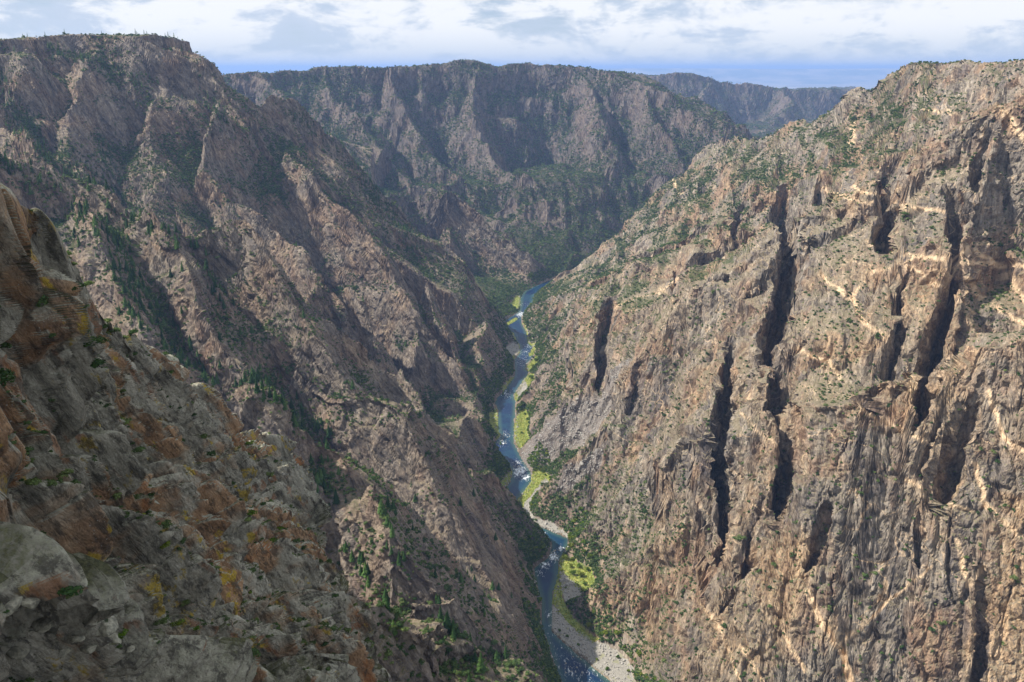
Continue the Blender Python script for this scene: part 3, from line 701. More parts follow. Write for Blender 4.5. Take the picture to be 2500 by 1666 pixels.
xq = np.concatenate([np.linspace(-700, -60, 45, endpoint=False), np.linspace(-60, 300, 235, endpoint=False), np.linspace(300, 600, 155, endpoint=False), np.linspace(600, 960, NC-435)])
A1 = interp_axis(ctrl, xs, xq)
rows = np.array([0, 1, 2, 2.6] + [3 + i for i in range(9)] + [11.6, 12.3, 13.2])
rq = np.concatenate([np.linspace(0, 1.7, 24, endpoint=False), np.linspace(1.7, 3.2, 66, endpoint=False), np.linspace(3.2, 11, NRW-135, endpoint=False), np.linspace(11, 13.2, 45)])
A2 = interp_axis(A1.transpose(1, 0, 2), rows, rq).transpose(1, 0, 2)   # (NC, NRW, 3)
Xn, Yn, Zn = A2[..., 0], A2[..., 1], A2[..., 2]
def nrm_free(P3):
    gu = np.gradient(P3, axis=0); gv = np.gradient(P3, axis=1)
    n = np.cross(gv, gu); n /= np.linalg.norm(n, axis=-1, keepdims=True) + 1e-9; return n
Nc = nrm_free(A2)
if (Nc[NC//2, NRW//2]*np.array([1, -.4, .3])).sum() < 0: Nc = -Nc
# smooth the normals strongly so that the blocks stand out together
for _ in range(12):
    Nc[1:-1] = (Nc[:-2]+Nc[1:-1]+Nc[2:])/3; Nc[:, 1:-1] = (Nc[:, :-2]+Nc[:, 1:-1]+Nc[:, 2:])/3
Nc /= np.linalg.norm(Nc, axis=-1, keepdims=True)
dv = np.array([0.12, 0.48, -0.87]); dv /= np.linalg.norm(dv)      # the ribs plunge this way
gv_ = np.array([0.84, 0.38, 0.38]); gv_ -= dv*(gv_@dv); gv_ /= np.linalg.norm(gv_); ev = np.cross(gv_, dv)
def proj(A, v): return (A*v).sum(-1).astype(f32)
A2w = A2 + 2.2*np.stack([fbm(Xn/14, Yn/14, Zn/14, 2), fbm(Xn/14+9, Yn/14, Zn/14, 2), fbm(Xn/14, Yn/14+9, Zn/14, 2)], -1)
a_, b_, c_ = proj(A2w, ev)+61.0, proj(A2w, gv_)+17.0, proj(A2w, dv)+133.0
dsp = np.zeros_like(Xn)
FADEB = sstep(rq, 2.5, 3.3)[None, :]*(1 - sstep(rq, 11, 12))[None, :]
RD = np.sqrt(Xn**2+Yn**2+Zn**2)
for size, amp, st in ((13, 3.8, 5.5), (7.0, 3.2, 6.5), (3.6, 2.0, 6.0), (1.9, 0.95, 4.0), (1.0, 0.22, 2.5)):
    v, cr_, idv = facet(a_/size, b_/(size*2.6), c_/(size*st), 1.7, 60.0, 0.9)
    k = np.clip(RD/110, 0.5, 1.0)
    k = k*(0.30 + 0.70*sstep(RD, 50, 120)) if size > 5 else k*(1.45 - 0.45*sstep(RD, 50, 120))
    if size < 3: k = k*FADEB*(0.35+0.65*sstep(xq, 60, 330)[:, None])*(1 if size > 2 else sstep(xq, 60, 330)[:, None])
    dsp += amp*k*(v*0.8 - np.clip(0.11-cr_, 0, .11)/.11*0.85)
    if size == 7.0: nc1 = idv
    if size == 3.6: nc2 = idv
dsp += 3.4*(ridged(a_/13, b_/60, c_/75, 2, 0.55)-0.4)*(0.4+0.6*sstep(xq, 0, 300)[:, None])
dsp += (1.3*ridged(a_/5, b_/16, c_/34, 3, 0.55) + 0.2*fbm(Xn/1.2, Yn/1.2, Zn/1.2, 3))*FADEB*(0.25+0.75*sstep(xq, 60, 330)[:, None])
kk = 0.35+0.65*np.maximum(sstep(xq, 40, 300)[:, None], sstep(rq, 4.5, 7)[None, :])
crk = np.abs(vnoise(a_/5.5, b_/30, c_/48, TV2)); dsp -= 1.7*np.clip(1 - crk/0.07, 0, 1)*FADEB*kk
crk2 = np.abs(vnoise(a_/14+5, b_/30, c_/9+3, TV2)); dsp -= 0.9*np.clip(1 - crk2/0.045, 0, 1)*FADEB*kk
dsp -= 2.5
kc = np.interp(xq, [0, 300, 560, 960], [0.22, 0.5, 0.85, 0.9])[:, None]; sr_ = sstep(rq, 3.0, 4.6)[None, :]
dsp *= kc + (1-kc)*sr_
B2 = A2 + Nc*dsp[..., None]
def near_mat():
    m, N = newmat('near_cliff_rock')
    o = N.n('ShaderNodeOutputMaterial'); b = N.n('ShaderNodeBsdfPrincipled')
    b.inputs['Roughness'].default_value = 0.92; b.inputs['Specular IOR Level'].default_value = 0.15
    geo = N.n('ShaderNodeNewGeometry'); pos = geo.outputs['Position']
    sn = N.n('ShaderNodeSeparateXYZ'); N.l(geo.outputs['True Normal'], sn.inputs[0]); nz = sn.outputs[2]; nx = sn.outputs[0]
    n1 = N.noise(pos, 0.06, 5, 0.6, 0.5)
    AX = (dv, ev, gv_)
    n2 = N.noise(N.aniso(pos, AX, 4.0), 0.30, 8, 0.66, 0.5)
    n3 = N.noise(pos, 2.6, 6, 0.7)
    grey = N.ramp(n2, [(0.30, (0.09, 0.083, 0.068)), (0.43, (0.30, 0.28, 0.22)), (0.55, (0.50, 0.465, 0.37)), (0.75, (0.66, 0.62, 0.50))])
    brown = N.ramp(n2, [(0.28, (0.15, 0.09, 0.055)), (0.45, (0.32, 0.175, 0.085)), (0.6, (0.48, 0.27, 0.13)), (0.75, (0.56, 0.39, 0.22))])
    steep = N.ss(N.math('ADD', nz, N.math('MULTIPLY', N.math('SUBTRACT', n2, 0.5), 1.0)), 0.42, 0.12)
    wsel = N.math('MULTIPLY', steep, N.ss(N.math('ADD', N.attr('cell'), N.math('MULTIPLY', N.math('SUBTRACT', n1, 0.5), 4.0)), 0.0, 0.65))
    c = N.mix(N.math('MULTIPLY', wsel, 0.85), grey, brown)
    rust = N.math('MULTIPLY', N.ss(N.noise(N.aniso(pos, AX, 3.5), 0.20, 7, 0.62), 0.575, 0.64), steep)
    c = N.mix(N.math('MULTIPLY', rust, 0.65), c, (0.38, 0.15, 0.05))
    yel = N.math('MULTIPLY', N.ss(N.noise(N.vmath('ADD', N.aniso(pos, AX, 2.2), (31, 7, 3)), 0.24, 7, 0.68), 0.58, 0.63), steep)
    c = N.mix(N.math('MULTIPLY', yel, 0.8), c, (0.55, 0.39, 0.04))
    # grey-green lichen and small pale spots on the upper faces
    up = N.ss(nz, 0.15, 0.6)
    lic = N.math('MULTIPLY', up, N.ss(n3, 0.36, 0.54))
    c = N.mix(N.math('MULTIPLY', lic, 0.75), c, (0.46, 0.455, 0.34))
    dk = N.ss(N.noise(N.aniso(pos, AX, 3.5), 0.7, 8, 0.75), 0.50, 0.60)
    c = N.mix(N.math('MULTIPLY', dk, 0.7), c, (0.055, 0.05, 0.042))
    sp = N.ss(N.voro(pos, 1.7), 0.16, 0.08)
    c = N.mix(N.math('MULTIPLY', sp, N.ss(n1, 0.45, 0.6, 0.0, 0.7)), c, (0.42, 0.42, 0.38))
    # moss and grass caught on ledges
    moss = N.math('MULTIPLY', N.ss(N.math('ADD', nz, N.math('MULTIPLY', N.math('SUBTRACT', n3, .5), .5)), 0.55, 0.8), N.ss(N.noise(pos, 0.11, 4, 0.6), 0.46, 0.58))
    c = N.mix(N.math('MULTIPLY', moss, 0.85), c, N.ramp(n3, [(0.3, (0.035, 0.045, 0.015)), (0.7, (0.13, 0.13, 0.045))]))
    t = N.math('MULTIPLY', N.ss(n3, 0.25, 0.75, 0.72, 1.25), N.ss(N.attr('cell'), -1.0, 1.0, 0.8, 1.2))
    cm = N.n('ShaderNodeVectorMath', operation='SCALE'); N.l(c, cm.inputs[0]); N.l(t, cm.inputs['Scale'])
    N.l(cm.outputs[0], b.inputs['Base Color'])
    bn = N.noise(N.aniso(pos, AX, 3.0), 0.9, 10, 0.68, 0.5)
    bv = N.voro(N.aniso(pos, AX, 3.2), 0.55, 'F1')
    hh = N.math('ADD', N.math('MULTIPLY', bn, 1.6), N.math('MULTIPLY', bv, 0.6))
    bp = N.n('ShaderNodeBump'); bp.inputs['Strength'].default_value = 1.0; bp.inputs['Distance'].default_value = 1.1
    N.l(hh, bp.inputs['Height']); N.l(bp.outputs[0], b.inputs['Normal'])
    N.l(b.outputs[0], o.inputs[0]); return m
M_near = near_mat()
idn = np.arange(NC*NRW).reshape(NC, NRW)
qn = np.stack([idn[:-1, :-1], idn[:-1, 1:], idn[1:, 1:], idn[1:, :-1]], -1).reshape(-1, 4)
near = make_mesh('near_cliff', B2.reshape(-1, 3), qn, M_near, {'cell': (nc1*0.6+nc2*0.4).ravel()}, smooth=True)
near['kind'] = 'structure'
NB = nrm_free(B2); NB = np.where(((NB*Nc).sum(-1) < 0)[..., None], -NB, NB)
print('near', time.time()-T0)

# ------------------------------------------------------------------ river
gx = np.arange(-170, 480, 1.6); gy = np.arange(345, 2680, 1.6)
GX, GY = np.meshgrid(gx, gy, indexing='ij')
RS = poly_sd(GX, GY, riv_poly)
foam = np.zeros(GX.shape); calm = np.zeros(GX.shape)
for (a, b, rad, st) in [(1273,768,16,1.0),(1290,845,12,.7),(1280,860,30,.45),(1270,885,22,.5),(1235,962,16,.75),(1235,1062,16,.5),(1225,1080,14,.75),(1262,1130,12,.8),(1270,1150,15,1.5),(1283,1165,12,1.2),(1260,1157,10,1.1),(1310,1292,9,1.0),(1330,1302,7,.9),(1370,1340,9,1.1),(1352,1360,13,1.3),(1330,1380,12,1.1),(1320,1398,13,.6),(1340,1500,9,.8),(1343,1530,6,1.0),(1385,1600,22,.5),(1400,1640,25,.5),(1420,1660,30,.45),(1282,745,12,.4),(1246,1000,30,.12)]:
    c = onz(a*S, b*S)[:2]; sc_ = np.hypot(c[0], c[1])/F*1.25
    foam = np.maximum(foam, st*np.exp(-(((GX-c[0])/(rad*sc_*0.9))**2 + ((GY-c[1])/(rad*sc_*1.6))**2)))
bot = sstep(-GY, -800, -700)*0.35
foam = np.maximum(foam, bot)
wz = -H + 0.10*fbm(GX/4, GY/8, 0*GX, 3) + 0.25*np.minimum(foam, 1)*fbm(GX/2.2, GY/2.8, 0*GX+4, 3)
ig = np.arange(GX.size).reshape(GX.shape)
qw = np.stack([ig[:-1, :-1], ig[1:, :-1], ig[1:, 1:], ig[:-1, 1:]], -1).reshape(-1, 4)
qw = qw[RS.ravel()[qw[:, 0]] < 5]
uw, inv = np.unique(qw, return_inverse=True)
def water_mat():
    m, N = newmat('river_water')
    o = N.n('ShaderNodeOutputMaterial'); b = N.n('ShaderNodeBsdfPrincipled')
    pos = N.n('ShaderNodeNewGeometry').outputs['Position']
    deep = N.attr('shore')
    c = N.mix(N.ss(deep, 0.0, 9.0), (0.045, 0.085, 0.065), (0.006, 0.022, 0.062))
    c = N.mix(N.ss(N.noise(pos, 0.03, 3), 0.4, 0.65, 0, 0.5), c, (0.015, 0.06, 0.085))
    fo = N.attr('foam')
    fn = N.noise(N.scalev(pos, (1.0, 0.42, 1)), 0.42, 7, 0.78, 0.7)
    fm = N.ss(N.math('ADD', fn, N.math('MULTIPLY', fo, 0.17)), 0.61, 0.74)
    fm = N.math('MULTIPLY', fm, N.ss(fo, 0.02, 0.25))
    # scattered standing-wave glints all along the river, painted white into the base colour
    gl = N.ss(N.noise(N.scalev(pos, (1, 0.6, 1)), 0.6, 4, 0.8), 0.67, 0.72, 0, 0.55)
    fm = N.math('MAXIMUM', fm, gl)
    c = N.mix(fm, c, (0.78, 0.82, 0.85))
    N.l(c, b.inputs['Base Color'])
    N.l(N.math('MULTIPLY_ADD', fm, 0.6, 0.16), b.inputs['Roughness'])
    b.inputs['IOR'].default_value = 1.33; b.inputs['Specular IOR Level'].default_value = 0.18
    bp = N.n('ShaderNodeBump'); bp.inputs['Distance'].default_value = 0.6; bp.inputs['Strength'].default_value = 0.6
    N.l(N.math('ADD', N.noise(N.scalev(pos, (1, .5, 1)), 0.8, 5, 0.7), N.math('MULTIPLY', fm, 0.6)), bp.inputs['Height'])
    N.l(bp.outputs[0], b.inputs['Normal']); N.l(b.outputs[0], o.inputs[0]); return m
river = make_mesh('river', np.stack([GX, GY, wz], -1).reshape(-1, 3)[uw], inv.reshape(qw.shape), water_mat(),
    {'foam': foam.ravel()[uw], 'shore': -RS.ravel()[uw]}, smooth=True)
river['kind'] = 'structure'

# ------------------------------------------------------------------ distant plain
def flatmat(name, c1, c2, s_):
    m, N = newmat(name); o = N.n('ShaderNodeOutputMaterial'); b = N.n('ShaderNodeBsdfPrincipled'); b.inputs['Roughness'].default_value = 1
    pos = N.n('ShaderNodeNewGeometry').outputs['Position']
    N.l(N.mix(N.ss(N.noise(pos, s_, 5, .6), .4, .6), c1, c2), b.inputs['Base Color']); N.l(b.outputs[0], o.inputs[0]); return m
vv = []; ff = []
rs = [9500, 13000, 18000, 26000, 38000, 60000, 90000]; nt = 60
for i, r_ in enumerate(rs):
    for k in range(nt+1):
        a = R(-60 + 120*k/nt); vv.append((math.sin(a)*r_, math.cos(a)*r_, -620 - 0*r_))
for i in range(len(rs)-1):
    for k in range(nt):
        a = i*(nt+1)+k; ff.append((a, a+1, a+nt+2, a+nt+1))
pl = make_mesh('distant_plain', np.array(vv), np.array(ff), flatmat('plain_soil', (0.20, 0.18, 0.13), (0.36, 0.32, 0.24), 0.0004)); pl['kind'] = 'structure'
# a long tableland on the skyline
vv = []; ff = []; n_ = 120
for k in range(n_+1):
    t = k/n_; x_ = -9000 + 42000*t; y_ = 44000 - 3000*t
    top = 40 + 120*(fbm(np.array([x_/9000]), np.array([0.5]), np.array([0.2]), 4)[0])*0.6 - 60*t
    top = max(top, -200)*sstep(np.array(t), 0.0, 0.2).item() + (1-sstep(np.array(t), 0.0, .2).item())*-500
    vv += [(x_, y_-5200, -620), (x_, y_-2600, -430+0.1*top), (x_, y_, top), (x_, y_+12000, top-40)]
for k in range(n_):
    for j in range(3): a = k*4+j; ff.append((a, a+4, a+5, a+1))
tb = make_mesh('distant_tableland', np.array(vv), np.array(ff), flatmat('tableland_soil', (0.12, 0.14, 0.09), (0.30, 0.27, 0.2), 0.0006)); tb['kind'] = 'structure'

# ------------------------------------------------------------------ plants and loose stones
def leaf_mesh(name, blobs, nleaf, leaf, mats, trunk=None, seed=1, flat=0.8):
    """foliage: many small leaf-clump faces scattered through overlapping lobes"""
    g = np.random.default_rng(seed); V = []; Fq = []
    tot = sum(b[3]**2 for b in blobs)
    for (bx, by, bz, br) in blobs:
        n = int(nleaf*br*br/tot)
        for i in range(n):
            d = g.normal(size=3); d /= np.linalg.norm(d); d[2] = d[2]*flat
            if d[2] < -0.5: d[2] *= -0.5
            r = br*(0.55 + 0.5*g.random()**0.6)
            c = np.array([bx, by, bz]) + d*r
            u = np.cross(d, g.normal(size=3)); u /= np.linalg.norm(u)+1e-9
            v = np.cross(d, u) + d*0.5*g.normal(); l = leaf*(0.6+0.8*g.random())
            k = len(V)
            V += [c-u*l, c+v*l*0.9, c+u*l, c-v*l*0.9+d*l*0.3]; Fq.append((k, k+1, k+2, k+3))
    me = bpy.data.meshes.new(name); me.from_pydata([tuple(p) for p in V], [], Fq); me.materials.append(mats); me.update()
    return me
def stem_mesh(name, path, r0, r1, mat, n=6):
    V = []; Fc = []
    for i, p in enumerate(path):
        r = r0 + (r1-r0)*i/(len(path)-1)
        for k in range(n): a = 2*math.pi*k/n; V.append((p[0]+r*math.cos(a), p[1]+r*math.sin(a), p[2]))
    for i in range(len(path)-1):
        for k in range(n): a = i*n+k; b = i*n+(k+1) % n; Fc.append((a, b, b+n, a+n))
    me = bpy.data.meshes.new(name); me.from_pydata(V, [], Fc); me.materials.append(mat); me.update(); return me
def fir_mesh(name, mat, seed, tiers=9, fan=11):
    g = np.random.default_rng(seed); V = []; Fc = []
    for t in range(tiers):
        f = t/(tiers-1); z = 0.12 + 0.80*f; r = 0.23*(1-f)**0.8 + 0.025
        for k in range(fan):
            a = 2*math.pi*(k + g.random()*0.8)/fan; rr_ = r*(0.65+0.55*g.random()); dz = -0.05 - 0.05*g.random()
            w_ = 0.45*rr_; c, s_ = math.cos(a), math.sin(a); i = len(V)
            V += [(0, 0, z+0.075), (c*rr_*0.6 - s_*w_*0.6, s_*rr_*0.6 + c*w_*0.6, z+dz*0.4), (c*rr_, s_*rr_, z+dz), (c*rr_*0.6 + s_*w_*0.6, s_*rr_*0.6 - c*w_*0.6, z+dz*0.4)]
            Fc.append((i, i+1, i+2, i+3))
    i = len(V); V += [(-.02, 0, .9), (.02, 0, .9), (0, 0, 1.0), (0, .02, .9)]; Fc += [(i, i+1, i+2), (i+1, i+3, i+2)]
    me = bpy.data.meshes.new(name); me.from_pydata(V, [], Fc); me.materials.append(mat); me.update(); return me
def stone_mesh(name, mat, seed, sub=2, flat=0.75):
    import bmesh
    g = np.random.default_rng(seed); bm = bmesh.new()
    for i in range(26):
        p = g.normal(size=3); p /= np.linalg.norm(p); p *= 0.8 + 0.35*g.random(); bm.verts.new((p[0], p[1]*0.85, p[2]*flat))
    r_ = bmesh.ops.convex_hull(bm, input=bm.verts)
    for v in [v for v in bm.verts if not v.link_faces]: bm.verts.remove(v)
    bmesh.ops.bevel(bm, geom=list(bm.edges), offset=0.05, segments=1, affect='EDGES')
    me = bpy.data.meshes.new(name); bm.to_mesh(me); bm.free(); me.materials.append(mat); return me
def leaf_mat(name, c1, c2, c3):
    m, N = newmat(name); o = N.n('ShaderNodeOutputMaterial'); b = N.n('ShaderNodeBsdfPrincipled'); b.inputs['Roughness'].default_value = 0.85
    b.inputs['Specular IOR Level'].default_value = 0.1
    oi = N.n('ShaderNodeObjectInfo').outputs['Random']; pos = N.n('ShaderNodeNewGeometry').outputs['Position']
    c = N.ramp(oi, [(0.0, c1), (0.55, c2), (1.0, c3)])
    t = N.ss(N.noise(pos, 1.3, 3, 0.7), 0.3, 0.7, 0.65, 1.35)
    cm = N.n('ShaderNodeVectorMath', operation='SCALE'); N.l(c, cm.inputs[0]); N.l(t, cm.inputs['Scale']); N.l(cm.outputs[0], b.inputs['Base Color'])
    tr = N.n('ShaderNodeBsdfTranslucent'); N.l(cm.outputs[0], tr.inputs[0])
    mx = N.n('ShaderNodeMixShader'); mx.inputs[0].default_value = 0.25; N.l(b.outputs[0], mx.inputs[1]); N.l(tr.outputs[0], mx.inputs[2])
    N.l(mx.outputs[0], o.inputs[0]); return m
def plain_mat(name, c1, c2, sc_=2.0):
    m, N = newmat(name); o = N.n('ShaderNodeOutputMaterial'); b = N.n('ShaderNodeBsdfPrincipled'); b.inputs['Roughness'].default_value = 0.95
    pos = N.n('ShaderNodeNewGeometry').outputs['Position']
    N.l(N.mix(N.ss(N.noise(pos, sc_, 5, .7), .35, .65), c1, c2), b.inputs['Base Color'])
    bp = N.n('ShaderNodeBump'); bp.inputs['Distance'].default_value = 0.2; N.l(N.noise(pos, sc_*2, 6, .7), bp.inputs['Height']); N.l(bp.outputs[0], b.inputs['Normal'])
    N.l(b.outputs[0], o.inputs[0]); return m
L_shrub = leaf_mat('shrub_leaves', (0.040, 0.080, 0.026), (0.085, 0.135, 0.045), (0.17, 0.22, 0.075))
L_bright = leaf_mat('broad_leaves', (0.06, 0.12, 0.015), (0.11, 0.18, 0.02), (0.20, 0.23, 0.03))
L_fir = leaf_mat('fir_needles', (0.020, 0.050, 0.016), (0.042, 0.090, 0.025), (0.085, 0.15, 0.040))
M_bark = plain_mat('bark', (0.07, 0.05, 0.035), (0.16, 0.12, 0.09))
M_stone = plain_mat('boulder_stone', (0.17, 0.16, 0.14), (0.42, 0.40, 0.36), 0.7)
M_nstone = plain_mat('lichen_boulder_stone', (0.14, 0.135, 0.10), (0.40, 0.38, 0.29), 1.3)

def blobset(seed, n, sp, r):
    g = np.random.default_rng(seed); return [(g.uniform(-sp, sp), g.uniform(-sp, sp), 0.45+g.uniform(-.1, .3), r*g.uniform(.7, 1.1)) for _ in range(n)]
shrub_lo = [leaf_mesh('shrub_far', blobset(i, 3, .45, .55), 60, 0.26, L_shrub, seed=i) for i in (1, 2, 3)]
shrub_hi = [leaf_mesh('shrub_foliage', blobset(i, 5, .5, .5), 420, 0.105, L_shrub, seed=i) for i in (4, 5, 6)]
bright_hi = [leaf_mesh('leafy_crown', blobset(i, 6, .45, .48), 480, 0.095, L_bright, seed=i) for i in (7, 8, 9)]
fir_hi = [fir_mesh('fir_crown', L_fir, i, 13, 13) for i in (1, 2, 3)]
fir_lo = [fir_mesh('fir_far', L_fir, i, 6, 7) for i in (4, 5)]
stones = [stone_mesh('stone', M_stone, i) for i in range(4)]
nstones = [stone_mesh('near_stone', M_nstone, 20+i, flat=0.62) for i in range(5)]
fir_trunk = stem_mesh('fir_trunk', [(0, 0, -0.03), (0.004, 0, 0.4), (0, 0, 0.93)], 0.018, 0.004, M_bark)
broad_trunk = stem_mesh('tree_trunk', [(0, 0, -0.1), (0.04, 0.02, 0.25), (0.02, 0.05, 0.6)], 0.055, 0.02, M_bark)
shrub_stem = stem_mesh('shrub_stem', [(0, 0, -0.2), (0.05, 0.0, 0.15), (0.02, 0.05, 0.5)], 0.06, 0.03, M_bark)

def scatter(name, protos, pts, scl, rot, label, grp=None):
    """one object for what nobody could count: instances on points"""
    me = bpy.data.meshes.new(name); me.vertices.add(len(pts)); me.vertices.foreach_set('co', np.ascontiguousarray(pts, np.float32).ravel())
    at = me.attributes.new('size', 'FLOAT_VECTOR', 'POINT'); at.data.foreach_set('vector', np.ascontiguousarray(scl, np.float32).ravel())
    ar = me.attributes.new('turn', 'FLOAT_VECTOR', 'POINT'); ar.data.foreach_set('vector', np.ascontiguousarray(rot, np.float32).ravel())
    ob = bpy.data.objects.new(name, me); C.objects.link(ob); ob['kind'] = 'stuff'; ob['label'] = label
    g = bpy.data.node_groups.new(name, 'GeometryNodeTree')
    g.interface.new_socket(name='Geometry', in_out='INPUT', socket_type='NodeSocketGeometry')
    g.interface.new_socket(name='Geometry', in_out='OUTPUT', socket_type='NodeSocketGeometry')
    gi = g.nodes.new('NodeGroupInput'); go = g.nodes.new('NodeGroupOutput')
    jn = g.nodes.new('GeometryNodeJoinGeometry')
    for i, pm in enumerate(protos):
        po = bpy.data.objects.new(name + '_source', pm)
        oi = g.nodes.new('GeometryNodeObjectInfo'); oi.inputs['Object'].default_value = po; oi.inputs['As Instance'].default_value = True
        g.links.new(oi.outputs['Geometry'], jn.inputs[0])
    ip = g.nodes.new('GeometryNodeInstanceOnPoints'); ip.inputs['Pick Instance'].default_value = True
    rv = g.nodes.new('FunctionNodeRandomValue'); rv.data_type = 'INT'
    rv.inputs[4].default_value = 0; rv.inputs[5].default_value = len(protos)-1
    a1 = g.nodes.new('GeometryNodeInputNamedAttribute'); a1.data_type = 'FLOAT_VECTOR'; a1.inputs[0].default_value = 'size'
    a2 = g.nodes.new('GeometryNodeInputNamedAttribute'); a2.data_type = 'FLOAT_VECTOR'; a2.inputs[0].default_value = 'turn'
    g.links.new(gi.outputs[0], ip.inputs['Points']); g.links.new(jn.outputs[0], ip.inputs['Instance'])
    g.links.new(rv.outputs[2], ip.inputs['Instance Index']); g.links.new(a1.outputs[0], ip.inputs['Scale'])
    e2 = g.nodes.new('FunctionNodeEulerToRotation'); g.links.new(a2.outputs[0], e2.inputs[0]); g.links.new(e2.outputs[0], ip.inputs['Rotation'])
    g.links.new(ip.outputs[0], go.inputs[0])
    md = ob.modifiers.new('scatter', 'NODES'); md.node_group = g
    return ob

def topix(Px, Py, Pz):
    cz = Py*CP - Pz*SP; cy = Py*SP + Pz*CP
    return 1176.5 + F*Px/np.maximum(cz, 1), 784 - F*cy/np.maximum(cz, 1), cz
PX, PY, CZ = topix(Xd, Yd, Zd)
# what the viewpoint sees of the canyon: running maximum of elevation outward, and not behind the near cliff
EL = np.arctan2(Zd, np.hypot(Xd, Yd)); RM = np.maximum.accumulate(EL, axis=1)
SEEN = EL >= RM - R(0.05)
cliff_x = [-300]+[c for c in cols[3:]]; cliff_y = [285]+[c[0] for c in crest[3:]]
behind = (PX < 900) & (PY > np.interp(PX, cliff_x, cliff_y)-6) & (R3 > 300)
SEEN &= ~behind
INF = (PX > -150) & (PX < 2500) & (PY > -50) & (PY < 1650)
g1 = np.stack([np.gradient(Xd, axis=0), np.gradient(Yd, axis=0), np.gradient(Zd, axis=0)], -1)
g2 = np.stack([np.gradient(Xd, axis=1), np.gradient(Yd, axis=1), np.gradient(Zd, axis=1)], -1)
AREA = np.linalg.norm(np.cross(g1, g2), axis=-1)
AREA = np.minimum(AREA, 0.03*(R3/100)**2 + 2)
GULLY = [([(0,365),(100,430),(180,485),(240,545),(290,620),(320,700),(370,755),(410,815),(480,855),(560,885),(640,925),(720,975),(745,1050),(745,1160)],26),
 ([(0,190),(40,270),(80,315),(140,355),(200,405)],22),([(230,330),(260,430),(290,470)],14),([(480,230),(530,290),(570,330)],18),
 ([(680,270),(760,320),(830,400),(880,460),(920,510),(960,580)],15),([(760,1260),(820,1300),(880,1400),(900,1480)],16),([(1000,1400),(1050,1480),(1090,1540)],18),
 ([(450,560),(480,620),(520,700)],14),([(880,1150),(900,1250),(930,1330)],14),([(120,120),(200,140),(280,165),(330,185)],14),([(250,480),(330,520),(400,560)],14),([(60,310),(120,380),(170,440)],12)]
# large-scale steepness decides where plants root, averaged over a few cells
nzs = N2[..., 2].copy()
for _ in range(2):
    nzs[1:-1] = (nzs[:-2]+nzs[1:-1]+nzs[2:])/3; nzs[:, 1:-1] = (nzs[:, :-2]+nzs[:, 1:-1]+nzs[:, 2:])/3
patch = fbm(X/45, Y/45, Z/60+3, 3)
dens = sstep(nzs, 0.25, 0.72)*sstep(patch + 0.9*vegn + 0.2, -0.25, 0.40)
zoneR = (Xd > 100) & (R3 < 1500)
dens = dens*np.where(zoneR, 0.22 + 0.35*sstep(R3, 1000, 1500), 1.0)*0.22
dens = np.where(Y > 2500, dens*0.8 + 0.006, dens); dens = np.where(Y > 4300, dens*0.4, dens)
lowb = (SD > 3) & (SD < 70) & (Y < 2150) & (Xd < 130) & (Zd < -H+60); dens = np.where(lowb, dens*2.2+0.012, dens)
rim_top = (Zd > -25) & (slope0 > 0.75); dens = np.where(rim_top & (R3 < 4000), 0.045, dens)
dens *= 0.35 + 1.6*sstep(VAL, -6, 20)
dens *= (FT > 2) & (TAL < 0.3) & (np.abs(g1[..., 2]) + np.abs(g2[..., 2]) < 9*np.maximum(1, R3/900))
for tr, wd in GULLY:
    for i in range(len(tr)-1):
        d, t, s_ = seg_dist(PX, PY, tr[i], tr[i+1]); dens = np.where((X < 0) & (R3 > 320) & (d < wd*1.5) & SEEN, np.maximum(dens, 0.035*sstep(nzs, .1, .45)), dens)
dens = np.where(SEEN, dens, dens*0.08)
lam = dens*AREA*(INF | (rng.random(X.shape) < 0.3))
cnt = rng.poisson(np.minimum(lam, 3))
ii = np.repeat(np.arange(X.size), cnt.ravel())
print('shrubs', len(ii), time.time()-T0, np.percentile(AREA, [10, 50, 90]), [(int(a), int(((R3.ravel()[ii] > a) & (R3.ravel()[ii] < a+500)).sum())) for a in range(0, 6000, 500)])
if len(ii) > 230000: ii = rng.choice(ii, 230000, replace=False)
def jit(ii):
    f1 = rng.uniform(-.5, .5, len(ii)); f2 = rng.uniform(-.5, .5, len(ii))
    b = VV[ii] + g1.reshape(-1, 3)[ii]*f1[:, None]*0.5 + g2.reshape(-1, 3)[ii]*f2[:, None]*0.5
    return b
sp_ = jit(ii); ssz = 1.2*rng.gamma(5, 0.22, len(ii))*np.clip(1.0 + (R3.ravel()[ii]-1500)/3000, 0.85, 1.9) + 0.45
# fir gullies on the shaded left side
fx0 = 0
fd_ = np.full(X.shape, 1e9); 
mm = SEEN & INF & (X < 0) & (R3 > 320)
for tr, wd in GULLY:
    for i in range(len(tr)-1):
        d, t, s_ = seg_dist(PX[mm], PY[mm], tr[i], tr[i+1]); fd_[mm] = np.minimum(fd_[mm], d/wd)
exg = cnt*0; lamf = np.where(mm, np.exp(-(fd_**2)/1.1), 0)*sstep(nzs, 0.15, 0.6)*0.024*AREA
lamf += np.where(mm & (Y < 2300), 0.0008, 0)*sstep(nzs, 0.3, 0.7)*AREA
jf = np.repeat(np.arange(X.size), rng.poisson(np.minimum(lamf, 2)).ravel())
fp = jit(jf); fs = rng.uniform(5.5, 13, len(jf))
print('firs', len(jf))
def place(name, meshes, loc, size, rotz, label, cat, group):
    """a plant with its parts: Empty at the base, meshes share their data"""
    t = bpy.data.objects.new(name, None); C.objects.link(t); t.empty_display_size = 0.2
    t.location = tuple(map(float, loc)); t.rotation_euler = (0, 0, float(rotz)); t.scale = (float(size[0]), float(size[1]), float(size[2]))
    t['label'] = label; t['category'] = cat; t['group'] = group
    for pn, pm in meshes:
        o = bpy.data.objects.new(pn, pm); C.objects.link(o); o.parent = t
    return t
